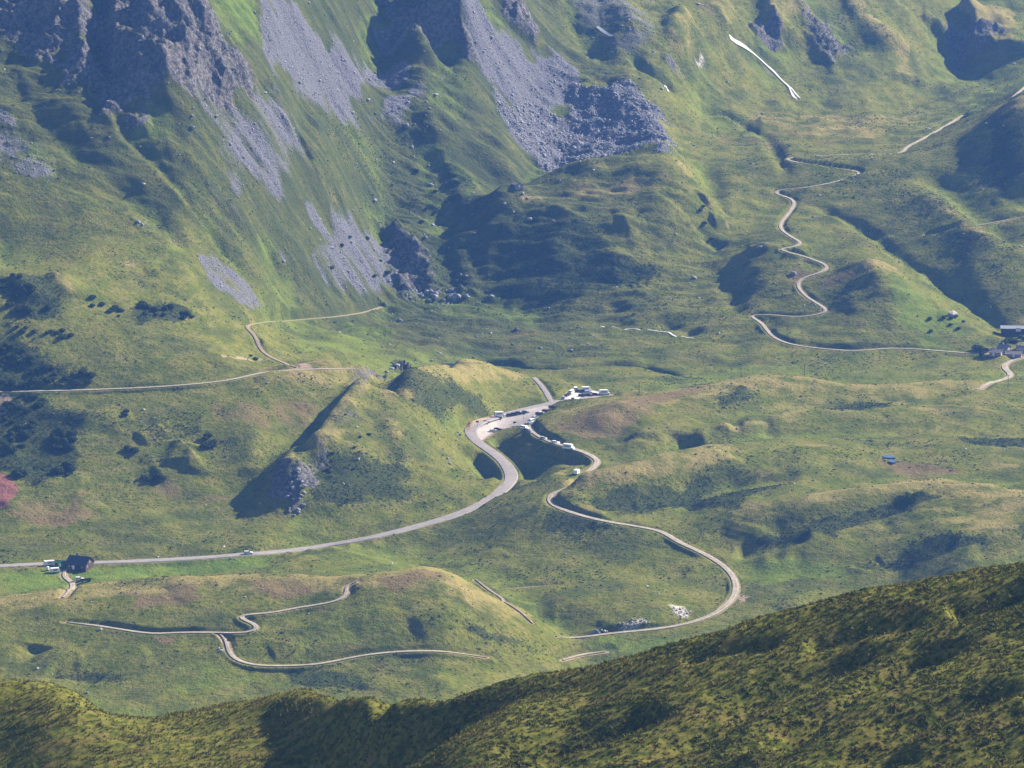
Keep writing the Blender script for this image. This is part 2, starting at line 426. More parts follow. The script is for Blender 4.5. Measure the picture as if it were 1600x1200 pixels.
# second hill
stroke([(32,1034),(48,1016),(62,1004)], -3.2, 6)
stroke([(70,1050),(110,1052),(160,1062)], -2, 8)
stroke([(110,1035),(180,1030),(240,1020)], 1.5, 9)
stroke([(420,1020),(450,1012),(470,1020)], 1.2, 6)
stroke([(640,985),(700,968),(740,940)], 2.0, 9)
stroke([(690,925),(740,960),(790,1000)], -2.0, 6)
stroke([(740,905),(770,928),(800,945),(840,980)], -2, 4)
stroke([(930,985),(1000,965),(1060,945)], 2.0, 8)
# near slope
stroke([(1010,1190),(1100,1130),(1190,1076),(1280,1040),(1380,1000)], -3.6, 5, 6)
stroke([(1190,1185),(1260,1122),(1340,1082),(1430,1032),(1500,990)], -5.0, 5, 4)
stroke([(1300,1200),(1430,1130),(1600,1060)], -2.6, 4)
stroke([(1120,1210),(1250,1145),(1370,1090),(1480,1036)], 1.6, 3)
stroke([(800,1185),(880,1158),(980,1124),(1040,1100)], -3.0, 5)
stroke([(1060,1042),(1140,1018),(1230,1002)], -1.6, 3)
stroke([(1400,1190),(1500,1140),(1620,1090)], 1.8, 3)
stroke([(1480,960),(1560,930),(1640,900)], -2.2, 5)
stroke([(1250,1010),(1350,985),(1450,960)], -1.5, 4)
stroke([(1500,1200),(1600,1150),(1700,1110)], -2.4, 4)
# ------------------------------------------------------------------ terrain mesh grid (polar, finer where the ground is seen)
GX = np.outer(np.exp(gr), np.sin(gt)).T; GY = np.outer(np.exp(gr), np.cos(gt)).T
def apply_strokes(x, y, H):
    shp = H.shape; xf = x.ravel(); yf = y.ravel(); Hf = H.ravel()
    for L, amp, wl, wr, p, taper in STROKE_W:
        w = max(wl, wr) * (2.6 if p >= 2 else 3.2)
        m = np.nonzero((xf > L[:, 0].min() - w) & (xf < L[:, 0].max() + w) & (yf > L[:, 1].min() - w) & (yf < L[:, 1].max() + w))[0]
        if not len(m): continue
        d, sd, s = seg_dist(xf[m], yf[m], L)
        ww = np.where(sd > 0, wl, wr)
        e = np.ones_like(s) if taper <= 0 else sstep(0, taper, s) * sstep(0, taper, 1 - s)
        Hf[m] += amp * np.exp(-(d / ww) ** p) * e
    return Hf.reshape(shp)
STROKE_W = []
_all = np.array([q for s_ in STROKES for q in s_[0]], float)
_x, _y, _z = raycast(_all[:, 0], _all[:, 1], base_h)
_k = 0
for s_ in STROKES:
    m = len(s_[0]); L = np.stack([_x[_k:_k + m], _y[_k:_k + m]], 1); _k += m
    STROKE_W.append((catmull(L, 12.0), *s_[1:]))
H1 = apply_strokes(GX, GY, BASE.astype(np.float64)).astype(np.float32)
def h1(x, y): return grid_sample(H1, x, y)
print('strokes', round(time.time() - T0, 1))

# ground cover areas, outlined on the ground (pixel outlines cast onto the terrain)
AREAS = {}
def area(kind, pts, soft=6.0, k=1.0): AREAS.setdefault(kind, []).append((pts, soft, k))
area('scree2', [(395,-30),(415,80),(408,100),(450,124),(530,150),(600,136),(668,112),(640,70),(600,62),(650,40),(700,60),(690,-30)], 5)
area('scree2', [(700,-30),(722,60),(760,120),(800,165),(860,180),(905,150),(890,95),(800,52),(760,20),(740,-30)], 6)
area('scree', [(880,-30),(900,30),(950,90),(1000,110),(1010,60),(1000,-30)], 10, .6)
area('boulder', [(760,165),(790,205),(830,252),(870,270),(940,247),(1032,240),(1040,200),(1020,160),(960,140),(900,150),(860,178),(800,165)], 6)
area('scree', [(335,190),(362,182),(440,150),(455,190),(482,250),(452,290),(400,312),(370,290),(345,240)], 7, .9)
area('scree', [(480,340),(540,330),(600,380),(622,432),(560,452),(500,436),(440,405),(500,410),(512,380)], 5, .9)
area('scree', [(322,420),(350,402),(402,465),(380,476),(340,450)], 4, .9)
area('scree', [(-40,130),(60,230),(110,290),(60,292),(-40,240)], 6, .8)
area('scree', [(190,318),(262,372),(240,374),(180,330)], 5, .6)
area('scree', [(405,105),(520,155),(660,125),(665,140),(520,170),(420,125)], 4, .8)
area('scree', [(620,435),(760,455),(750,475),(640,468)], 6, .5)
area('rock', [(-60,-40),(140,-40),(150,120),(120,140),(80,90),(30,60),(-60,50)], 8, .9)
area('rock', [(150,-40),(275,-40),(345,60),(412,135),(352,142),(335,170),(245,152),(215,205),(160,185),(148,100)], 5)
area('rock', [(570,-40),(700,-40),(732,60),(738,108),(700,82),(652,50),(604,42)], 5)
area('rock', [(800,-40),(835,40),(835,60),(790,20),(770,-40)], 5)
area('rock', [(1030,90),(1070,78),(1078,112),(1055,122)], 5, .7)
area('rock', [(1165,30),(1215,25),(1225,70),(1190,72)], 6, .8)
area('rock', [(1448,25),(1560,40),(1570,80),(1520,112),(1490,80)], 8, .7)
area('rock', [(1240,10),(1290,40),(1330,95),(1290,90)], 8, .6)
area('rock', [(428,728),(462,716),(485,738),(474,810),(452,820),(440,780)], 4, .9)
area('rock', [(575,592),(628,566),(640,572),(600,590)], 3, .8)
area('rock', [(480,735),(545,620),(590,585),(575,605),(530,680),(500,740)], 4, .5)
area('rock', [(600,360),(650,370),(680,440),(740,460),(640,462),(610,400)], 5, .6)
area('white', [(1082,90),(1096,98),(1102,116),(1090,112)], 4, .6)
area('white', [(1046,946),(1068,948),(1082,966),(1060,968)], 2, .55)
area('white', [(960,982),(1000,968),(1012,972),(990,984)], 2, .5)
area('bare', [(345,556),(410,556),(412,564),(350,562)], 3, .9)
area('bare', [(440,566),(490,570),(500,577),(452,577)], 3, .9)
area('bare', [(-60,618),(14,620),(10,642),(-60,650)], 3, .8)
area('red', [(-60,735),(12,740),(20,765),(10,795),(-60,800)], 4, .9)
area('bare', [(1150,925),(1172,930),(1168,950),(1140,955)], 4, .8)
area('bare', [(1100,955),(1170,935),(1172,955),(1120,972)], 5, .4)
area('bare', [(170,405),(210,408),(240,425),(200,420)], 4, .6)
area('heath', [(870,660),(960,630),(1010,640),(1000,660),(930,690),(880,680)], 8, .7)
area('heath', [(300,640),(480,600),(530,640),(480,680),(380,690)], 14, .6)
area('heath', [(0,800),(120,770),(200,800),(100,840)], 12, .7)
area('heath', [(200,740),(300,760),(380,780),(300,790)], 12, .6)
area('heath', [(540,690),(620,690),(640,720),(560,720)], 10, .6)
area('heath', [(560,905),(680,893),(700,905),(620,920)], 6, .9)
area('heath', [(180,930),(300,920),(340,940),(220,955)], 6, .9)
area('heath', [(380,905),(470,905),(480,925),(400,930)], 6, .7)
area('heath', [(1380,720),(1500,720),(1530,745),(1400,750)], 8, .9)
area('heath', [(900,770),(1000,790),(940,830),(880,830)], 10, .5)
area('heath', [(740,520),(860,520),(900,550),(760,555)], 20, .5)
area('heath', [(1150,580),(1240,560),(1340,560),(1300,580)], 20, .5)
area('heath', [(1240,420),(1350,405),(1340,440),(1260,470)], 15, .7)
area('heath', [(1060,200),(1200,200),(1330,220),(1200,235)], 15, .5)
area('heath', [(950,625),(1110,603),(1080,620),(980,640)], 5, .9)
area('heath', [(245,1000),(275,996),(270,1010),(255,1008)], 3, 1.0)
area('lush', [(0,890),(130,885),(420,872),(420,885),(300,900),(130,916),(0,930)], 6)
area('lush', [(440,880),(640,850),(800,870),(700,890),(560,880)], 10, .5)
area('lush', [(430,960),(600,940),(640,990),(560,1010),(430,1010)], 10, .5)
area('lush', [(250,1030),(420,1045),(560,1060),(420,1075),(250,1080)], 8, .6)
area('lush', [(880,1000),(1080,985),(1100,1000),(960,1020)], 6, .7)
area('lush', [(1160,880),(1330,860),(1330,900),(1180,920)], 10, .7)
area('lush', [(1000,820),(1120,880),(1120,920),(1000,870)], 10, .4)
area('lush', [(1400,430),(1480,470),(1520,530),(1440,540),(1390,480)], 15, .7)
area('lush', [(1060,700),(1250,690),(1350,735),(1250,750)], 12, .4)
area('lush', [(400,510),(600,500),(640,550),(480,560)], 15, .6)
area('lush', [(660,170),(720,230),(780,310),(740,330),(690,240)], 12, .6)
area('lush', [(60,200),(200,340),(330,440),(250,440),(100,320),(20,250)], 20, .5)
area('lush', [(330,-20),(400,-20),(415,80),(380,80)], 10, .8)
area('pasture', [(1180,578),(1300,550),(1300,556),(1190,584)], 3, .9)
area('pasture', [(1212,520),(1250,518),(1256,528),(1216,530)], 3, .9)
area('dry', [(780,310),(900,290),(990,275),(1000,290),(860,305)], 10, .8)
area('dry', [(1100,170),(1250,180),(1400,170),(1500,150),(1500,190),(1350,215),(1200,205)], 20, .6)
area('dry', [(1050,600),(1300,605),(1500,600),(1600,590),(1600,640),(1400,645),(1200,650)], 20, .5)
area('dry', [(1060,705),(1200,690),(1320,690),(1320,698),(1200,702)], 6, .7)
area('dry', [(1120,665),(1200,652),(1300,645),(1300,652),(1150,672)], 6, .7)
area('dry', [(1500,720),(1620,715),(1620,740),(1520,732)], 10, .7)
area('dry', [(1450,790),(1620,780),(1620,860),(1500,840)], 14, .6)
area('dry', [(420,590),(560,580),(540,600),(400,620)], 10, .6)
area('dry', [(1600,500),(1560,520),(1600,540),(1700,540)], 8, .8)
area('palescree', [(1186,92),(1210,115),(1240,140),(1250,152),(1240,150),(1228,132),(1204,116)], 2)
area('shrub', [(768,335),(840,330),(920,352),(960,400),(1040,420),(980,446),(900,482),(780,466)], 10, .8)
area('dry', [(860,285),(960,262),(1050,262),(1080,300),(1000,310),(900,310)], 12, .5)  # pale dry-grass tone painting in the sunlit top of the second dome
area('shrub', [(600,600),(680,590),(760,620),(740,650),(680,662),(640,642)], 8, .7)
area('shrub', [(500,722),(620,712),(662,742),(640,780),(520,802),(480,790)], 8, .75)
area('shrub', [(0,436),(70,432),(90,470),(80,500),(0,505)], 8, .8)
area('shrub', [(210,476),(290,480),(310,498),(220,505)], 6, .8)
area('shrub', [(-40,530),(60,545),(130,575),(150,606),(-40,612)], 8, .9)
area('shrub', [(-40,620),(70,618),(110,650),(128,700),(118,745),(60,750),(-40,745)], 8, .9)
area('shrub', [(170,660),(330,650),(350,690),(230,715)], 14, .5)
area('shrub', [(900,782),(1000,757),(1100,737),(1132,752),(1080,790),(980,812)], 6, .85)
area('shrub', [(1060,792),(1180,766),(1222,760),(1150,800)], 6, .8)
area('shrub', [(860,800),(960,820),(1000,835),(900,840),(840,830)], 8, .7)
area('shrub', [(1160,858),(1280,822),(1360,792),(1440,766),(1480,780),(1380,812),(1300,838)], 6, .9)
area('shrub', [(1360,892),(1420,852),(1480,842),(1540,852),(1460,882),(1390,902)], 7, .8)
area('shrub', [(1110,622),(1160,602),(1182,622),(1120,642)], 7, .7)
area('shrub', [(1288,628),(1380,632),(1400,640),(1300,642)], 6, .7)
area('shrub', [(1490,682),(1620,684),(1620,700),(1500,694)], 6, .7)
area('shrub', [(70,1042),(200,1052),(210,1068),(80,1064)], 5, .7)
area('shrub', [(660,960),(790,985),(850,1005),(800,1020),(700,990)], 7, .6)
area('shrub', [(450,1046),(560,1050),(570,1072),(460,1068)], 5, .8)
area('shrub', [(600,360),(700,380),(760,460),(640,470)], 10, .6)
area('shrub', [(690,250),(722,262),(748,332),(720,330)], 8, .7)
area('shrub', [(540,200),(640,180),(680,300),(560,330)], 20, .45)
area('shrub', [(250,320),(400,330),(480,440),(400,460)], 20, .4)
area('shrub', [(1280,38),(1345,92),(1300,95),(1250,30)], 8, .7)
area('shrub', [(1450,350),(1560,380),(1620,420),(1560,420),(1460,380)], 14, .55)
area('shrub', [(1400,300),(1500,330),(1480,350),(1400,330)], 14, .5)
area('shrub', [(1290,250),(1400,280),(1380,310),(1270,300)], 14, .4)
area('shrub', [(1540,200),(1640,170),(1640,300),(1560,290)], 14, .7)
AREA_W = {}
_flat = [(k, i, p) for k, L in AREAS.items() for i, (pts, s_, a_) in enumerate(L) for p in pts]
_uv = np.array([f[2] for f in _flat], float)
_x, _y, _z = raycast(_uv[:, 0], _uv[:, 1], h1)
for (k, i, p), X, Y in zip(_flat, _x, _y):
    AREA_W.setdefault((k, i), []).append((X, Y))
def area_mask(kind, x, y, wob):
    """soft-edged union of the outlined areas of one kind; wob (m) roughens the edge"""
    out = np.zeros(x.shape, np.float32)
    for i, (pts, soft, k) in enumerate(AREAS.get(kind, [])):
        L = np.array(AREA_W[(kind, i)]); w = soft * 2
        m = np.nonzero((x > L[:, 0].min() - w) & (x < L[:, 0].max() + w) & (y > L[:, 1].min() - w) & (y < L[:, 1].max() + w))[0]
        if not len(m): continue
        xx, yy = x[m], y[m]
        inside = np.zeros(len(m), bool)
        for a, b in zip(L, np.roll(L, -1, 0)):
            c = ((a[1] > yy) != (b[1] > yy)) & (xx < (b[0] - a[0]) * (yy - a[1]) / (b[1] - a[1] + 1e-12) + a[0])
            inside ^= c
        d, _, _ = seg_dist(xx, yy, np.vstack([L, L[:1]]))
        sd = np.where(inside, d, -d) + wob[m] * (soft + (4 if kind in ('scree', 'scree2', 'boulder', 'rock') else 0))
        out[m] = np.maximum(out[m], k * sstep(-soft, soft, sd))
    return out

NC_IN, NC_OUT = 840, 60
NROW = 1080
th_in = np.linspace(-0.1165, 0.1165, NC_IN)
_o = 0.1165 + (0.205 - 0.1165) * (np.arange(1, NC_OUT + 1) / NC_OUT) ** 1.3
th = np.concatenate([-_o[::-1], th_in, _o]); NC = len(th)
# rows: spread over range by how much of the picture each stretch of ground takes up
_u, _v = project(GX, GY, H1)
_dv = -(np.diff(_v, axis=1))                     # + where the ground climbs in the picture
_rm = np.minimum.accumulate(_v, axis=1)
_vis = (_v[:, 1:] <= _rm[:, :-1] + 6)
_w = np.where(_vis, np.abs(_dv), 0) * (_v[:, 1:] > -60) * (_v[:, 1:] < 1260)
_w = np.minimum(_w, 14) + 0.10 + 0.25 * (np.exp(gr)[None, 1:] > 450) * (np.exp(gr)[None, 1:] < 3500)
for _ in range(30):
    _w[1:-1] = 0.25 * _w[:-2] + 0.5 * _w[1:-1] + 0.25 * _w[2:]
for _ in range(6):
    _w[:, 1:-1] = 0.25 * _w[:, :-2] + 0.5 * _w[:, 1:-1] + 0.25 * _w[:, 2:]
_c = np.concatenate([np.zeros((NT, 1)), np.cumsum(_w, 1)], 1); _c /= _c[:, -1:]
_rows = np.linspace(0, 1, NROW)
_lr = np.stack([np.interp(_rows, _c[i], gr) for i in range(NT)])          # (NT, NROW)
_ti = np.clip((th - TH0) / (TH1 - TH0) * (NT - 1), 0, NT - 1.001); _i = _ti.astype(int); _a = (_ti - _i)[:, None]
LR = _lr[_i] * (1 - _a) + _lr[_i + 1] * _a
RR = np.exp(LR)
X = RR * np.sin(th)[:, None]; Y = RR * np.cos(th)[:, None]
Hh = apply_strokes(X, Y, base_h(X, Y).astype(np.float64))
print('fine grid', X.shape, round(time.time() - T0, 1))
xf, yf = X.ravel(), Y.ravel()
rf = RR.ravel()
wob = (fbm(xf, yf, 22, 3, .6, 3) * .8).astype(np.float32)
M = {k: area_mask(k, xf, yf, wob) for k in AREAS}
print('areas', round(time.time() - T0, 1))
M['scree'] = np.maximum(M['scree'], .62 * sstep(.25, .9, fbm(xf * .5, yf, 26, 4, .6, 41)) * sstep(2440, 2620, rf) * sstep(.02, -.06, np.arctan2(xf, yf)) * sstep(60, 95, Hh.ravel()))
M['scree'] = M['scree'] * (.40 + .50 * sstep(-.75, .25, fbm(xf * .45, yf, 15, 4, .62, 43)))
M['scree'] = np.maximum(M['scree'], M['scree2'])
rock = M['rock']; scree = np.maximum(M['scree'], M['boulder'])
mid = sstep(1150, 1500, rf) * 1.0
near = 1 - mid
mtn = sstep(2440, 2620, rf) * sstep(.10, -.02, np.arctan2(xf, yf))
far = sstep(2900, 3100, rf)
hf = Hh.ravel().copy()
hf += mid * (fbm(xf, yf, 70, 3, .5, 1) * 1.1 + fbm(xf, yf, 14, 3, .55, 2) * .38)
hf += mid * np.maximum(0, fbm(xf, yf, 34, 3, .5, 21) - .25) * 2.2
# left mountain: runnels down the fall line (east), crags, blocky scree
hf += mtn * (fbm(xf * .28, yf, 16, 4, .58, 5) * 2.5 + ridged(xf * .3, yf, 9, 3, .55, 25) * .55 + fbm(xf, yf, 40, 4, .5, 6) * 2.2)
hf += far * (fbm(xf, yf * .45, 40, 4, .5, 8) * 3.0)
hf += rock * (ridged(xf * .6, yf, 15, 5, .55, 9) * 4.6 + ridged(xf, yf, 5, 2, .6, 19) * 0.8) * np.where(rf < 2350, .35, 1)
hf += scree * fbm(xf, yf, 5, 3, .6, 10) * .55 + M['boulder'] * (ridged(xf, yf, 16, 3, .6, 11) * 1.8)
# terracettes worn along the contour by cattle
zz = hf + fbm(xf, yf, 30, 2, .5, 12) * 2.5
hf += mid * .06 * np.sin(zz * 3.2) * sstep(-.2, .4, fbm(xf, yf, 80, 2, .5, 13))
# near slope: hummocks of heath and juniper
hf += near * sstep(250, 420, rf) * (fbm(xf, yf, 26, 3, .5, 14) * .55 + fbm((.82 * xf + .57 * yf) * .16, -.57 * xf + .82 * yf, 6.5, 3, .55, 16) * .55 + fbm(xf, yf, 4.0, 2, .5, 15) * .12)
Hh = hf.reshape(X.shape)
print('relief', round(time.time() - T0, 1))

def fine_h(x, y):
    """height on the fine mesh"""
    x = np.atleast_1d(x); y = np.atleast_1d(y)
    t = np.arctan2(x, y); l = 0.5 * np.log(x * x + y * y)
    i = np.clip(np.searchsorted(th, t) - 1, 0, NC - 2); a = (t - th[i]) / (th[i + 1] - th[i])
    out = np.zeros(len(x))
    for k in range(len(x)):
        z0 = np.interp(l[k], LR[i[k]], Hh[i[k]]); z1 = np.interp(l[k], LR[i[k] + 1], Hh[i[k] + 1])
        out[k] = z0 * (1 - a[k]) + z1 * a[k]
    return out
def cast(pts):
    """pixel positions -> points on the finished ground"""
    a = np.asarray(pts, float)
    dx, dy, dz = ray(a[:, 0], a[:, 1]); hyp = np.hypot(dx, dy); out = []
    tt = np.arctan2(dx, dy)
    for k in range(len(a)):
        i = int(np.clip(np.searchsorted(th, tt[k]) - 1, 0, NC - 2)); f = (tt[k] - th[i]) / (th[i + 1] - th[i])
        rr = RR[i]; z = Hh[i] * (1 - f) + np.interp(LR[i], LR[i + 1], Hh[i + 1]) * f
        zr = CAM_H + dz[k] * rr / hyp[k]
        b = np.nonzero((z > zr) & (rr > 300))[0]
        j = b[0] if len(b) else NROW - 1
        g0, g1 = zr[j - 1] - z[j - 1], z[j] - zr[j]
        w = g0 / (g0 + g1 + 1e-9)
        d = rr[j - 1] + (rr[j] - rr[j - 1]) * w
        t = d / hyp[k]
        out.append((dx[k] * t, dy[k] * t, CAM_H + dz[k] * t))
    return np.array(out)
# ------------------------------------------------------------------ roads and tracks: benches cut in the ground, then road sheets
ROADS = [
 # name, label-free structure, half width, material, pixels
 ('paved_road', 2.9, 'asphalt', [(-60,885),(0,884),(60,881),(130,879),(200,877),(300,872),(380,866),(450,860),(520,850),(600,835),(650,822),(700,808),(740,793),(775,773),(796,753),(799,740),(789,723),(766,704),(746,690),(734,677),(733,667),(746,659),(778,650),(812,641),(848,633),(882,625),(918,620),(955,617)]),
 ('gravel_track', 1.5, 'gravel', [(822,660),(836,677),(856,688),(886,698),(915,707),(930,716),(935,722),(919,738),(906,751),(893,760),(866,769),(857,777),(861,788),(900,803),(950,815),(1000,823),(1040,832),(1056,845),(1086,858),(1120,876),(1140,893),(1150,911),(1148,930),(1130,951),(1098,967),(1050,979),(1000,985),(950,990),(905,996),(880,998),(869,994)]),
 ('gravel_track', 1.15, 'gravel', [(104,972),(150,977),(200,985),(240,990),(280,988),(340,988),(380,989),(403,986),(408,979),(390,971),(371,966),(376,960),(420,958),(460,950),(500,944),(530,938),(545,930),(543,920),(534,913),(556,909)]),
 ('gravel_track', 1.15, 'gravel', [(342,989),(356,996),(354,1010),(362,1028),(390,1038),(440,1040),(500,1037),(560,1025),(620,1018),(680,1017),(722,1021),(760,1027)]),
 ('gravel_track', 1.6, 'gravel', [(880,1031),(905,1023),(945,1018)]),
 ('gravel_track', 1.4, 'gravel', [(112,882),(100,892),(96,899),(104,906),(116,910),(108,922),(98,933)]),
 ('gravel_track', 1.3, 'gravel', [(-60,614),(0,612),(130,609),(250,604),(350,595),(400,584),(440,579),(520,576),(560,576)]),
 ('gravel_track', .9, 'earth', [(596,479),(560,490),(500,497),(440,501),(400,505),(384,510),(395,520),(403,535),(406,548),(430,562),(462,574)]),
 ('gravel_track', 1.05, 'gravel', [(1660,549),(1600,551),(1560,553),(1535,553),(1480,549),(1430,545),(1380,544),(1340,548),(1290,545),(1235,538),(1213,530),(1200,518),(1188,502),(1169,493),(1200,491),(1240,495),(1270,493),(1296,485),(1282,477),(1262,465),(1247,450),(1245,440),(1255,432),(1282,427),(1297,415),(1280,409),(1250,398),(1213,389),(1232,388),(1256,381),(1238,371),(1220,357),(1222,345),(1233,332),(1242,315),(1230,307),(1206,302),(1216,296),(1260,293),(1310,283),(1346,269),(1300,262),(1227,248),(1330,241),(1404,240),(1416,230),(1460,207),(1505,180)]),
 ('gravel_track', 1.7, 'gravel', [(1530,609),(1545,598),(1573,592),(1581,585),(1568,573),(1582,562),(1610,556)]),
 ('gravel_track', .8, 'earth', [(1450,368),(1500,358),(1560,346),(1610,337)]),
 ('farm_path', 1.3, 'asphalt', [(862,629),(856,618),(848,604),(834,590)]),
 ('farm_path', .6, 'earth', [(742,905),(768,924),(790,938),(812,954),(832,974)]),
 ('farm_path', 1.2, 'gravel', [(1550,163),(1580,152),(1612,128)]),
 ('farm_path', .8, 'earth', [(782,921),(820,918),(870,914)]),
]
ROAD_W = []
def smooth(a, k):
    for _ in range(k):
        a = np.concatenate([a[:1], .25 * a[:-2] + .5 * a[1:-1] + .25 * a[2:], a[-1:]])
    return a
def stamp(L, z, w, sh, drop=.35):
    """flatten the ground to height z (per polyline vertex) within w of L, blending over sh"""
    global hf
    m = np.nonzero((xf > L[:, 0].min() - w - sh) & (xf < L[:, 0].max() + w + sh) & (yf > L[:, 1].min() - w - sh) & (yf < L[:, 1].max() + w + sh))[0]
    d, sd, s = seg_dist(xf[m], yf[m], L)
    k = d < w + sh; m = m[k]; d = d[k]; s = s[k]
    cum = np.concatenate([[0], np.cumsum(np.hypot(*(L[1:] - L[:-1]).T))]); cum /= cum[-1]
    zt = np.interp(s, cum, z)
    b = 1 - sstep(w + .3, w + sh, d)
    hf[m] = hf[m] * (1 - b) + (zt - drop * (1 - sstep(w, w + .8, d))) * b
    return m, d
verge = np.zeros_like(hf, dtype=np.float32)
for name, hw, mat, pix in ROADS:
    if mat == 'tmp': continue
    _p = catmull(np.array(pix, float), 6.0)
    P3 = np.stack(raycast(_p[:, 0], _p[:, 1], base_h), 1)
    # drop back-steps the sight line makes over small humps
    L = catmull(P3[:, :2], 3.0) if len(P3) > 2 else P3[:, :2]
    keep = [0]
    for i in range(1, len(L)):
        if np.hypot(*(L[i] - L[keep[-1]])) > 1.2: keep.append(i)
    L = L[keep]
    L = np.stack([smooth(L[:, 0], 6), smooth(L[:, 1], 6)], 1)
    z = smooth(base_h(L[:, 0], L[:, 1]), 10)
    m, d = stamp(L, z, hw + .7, 5.0 if hw > 1.5 else 2.5)
    verge[m] = np.maximum(verge[m], (1 - sstep(hw, hw + 2.2, d)))
    Hh = hf.reshape(X.shape)
    ROAD_W.append((name, hw, mat, L, z))
print('roads', round(time.time() - T0, 1))
# car parks: one level apron beside the road, one at its end
PARKS = [[(742,661),(780,650),(820,640),(850,634),(868,634),(846,645),(832,654),(824,664),(802,667),(780,671),(764,682),(748,690),(738,678)],
         [(862,630),(878,622),(890,611),(915,608),(940,612),(958,617),(930,621),(900,625),(880,629)]]
PARK_W = []
for pp in PARKS:
    _p = np.array(pp, float); L = np.stack(raycast(_p[:, 0], _p[:, 1], base_h), 1)[:, :2]
    m = np.nonzero((xf > L[:, 0].min() - 6) & (xf < L[:, 0].max() + 6) & (yf > L[:, 1].min() - 6) & (yf < L[:, 1].max() + 6))[0]
    ins = np.zeros(len(m), bool)
    for a, b in zip(L, np.roll(L, -1, 0)):
        ins ^= ((a[1] > yf[m]) != (b[1] > yf[m])) & (xf[m] < (b[0] - a[0]) * (yf[m] - a[1]) / (b[1] - a[1] + 1e-12) + a[0])
    d, _, _ = seg_dist(xf[m], yf[m], np.vstack([L, L[:1]]))
    sd = np.where(ins, d, -d); b = sstep(-5, 0, sd)
    hf[m] = hf[m] * (1 - b) + (base_h(xf[m], yf[m]) - .3 * sstep(-1, .5, sd)) * b
    verge[m] = np.maximum(verge[m], sstep(-2, 0, sd))
    PARK_W.append(L)
Hh = hf.reshape(X.shape)

# ------------------------------------------------------------------ materials
def mat_new(name):
    m = bpy.data.materials.new(name); m.use_nodes = True
    nt = m.node_tree
    for n_ in list(nt.nodes): nt.nodes.remove(n_)
    out = nt.nodes.new('ShaderNodeOutputMaterial'); bs = nt.nodes.new('ShaderNodeBsdfPrincipled')
    nt.links.new(bs.outputs[0], out.inputs[0])
    return m, nt, bs
class NT_:
    def __init__(s, nt): s.nt = nt
    def n(s, t, **kw):
        nd = s.nt.nodes.new(t)
        for k, v in kw.items(): setattr(nd, k, v)
        return nd
    def l(s, a, b): s.nt.links.new(a, b)
    def val(s, sock, v):
        if hasattr(v, 'is_linked') or hasattr(v, 'links'): s.l(v, sock)
        else: sock.default_value = v
    def math(s, op, a, b=0.0, clamp=False):
        nd = s.n('ShaderNodeMath', operation=op, use_clamp=clamp); s.val(nd.inputs[0], a); s.val(nd.inputs[1], b); return nd.outputs[0]
    def mix(s, f, a, b, blend='MIX'):
        nd = s.n('ShaderNodeMix', data_type='RGBA', blend_type=blend); s.val(nd.inputs[0], f)
        s.val(nd.inputs[6], a if not isinstance(a, tuple) else (*a, 1)); s.val(nd.inputs[7], b if not isinstance(b, tuple) else (*b, 1)); return nd.outputs[2]
    def noise(s, vec, scale, detail=4, rough=.55, dist=0.0):
        nd = s.n('ShaderNodeTexNoise'); s.l(vec, nd.inputs['Vector']); nd.inputs['Scale'].default_value = scale
        nd.inputs['Detail'].default_value = detail; nd.inputs['Roughness'].default_value = rough; nd.inputs['Distortion'].default_value = dist; return nd.outputs[0]
    def ramp(s, f, a, b):
        nd = s.n('ShaderNodeMapRange'); nd.interpolation_type = 'SMOOTHSTEP'; s.l(f, nd.inputs[0]); nd.inputs[1].default_value = a; nd.inputs[2].default_value = b; return nd.outputs[0]
    def scalevec(s, vec, sc):
        nd = s.n('ShaderNodeMapping'); s.l(vec, nd.inputs[0]); nd.inputs['Scale'].default_value = sc; return nd.outputs[0]

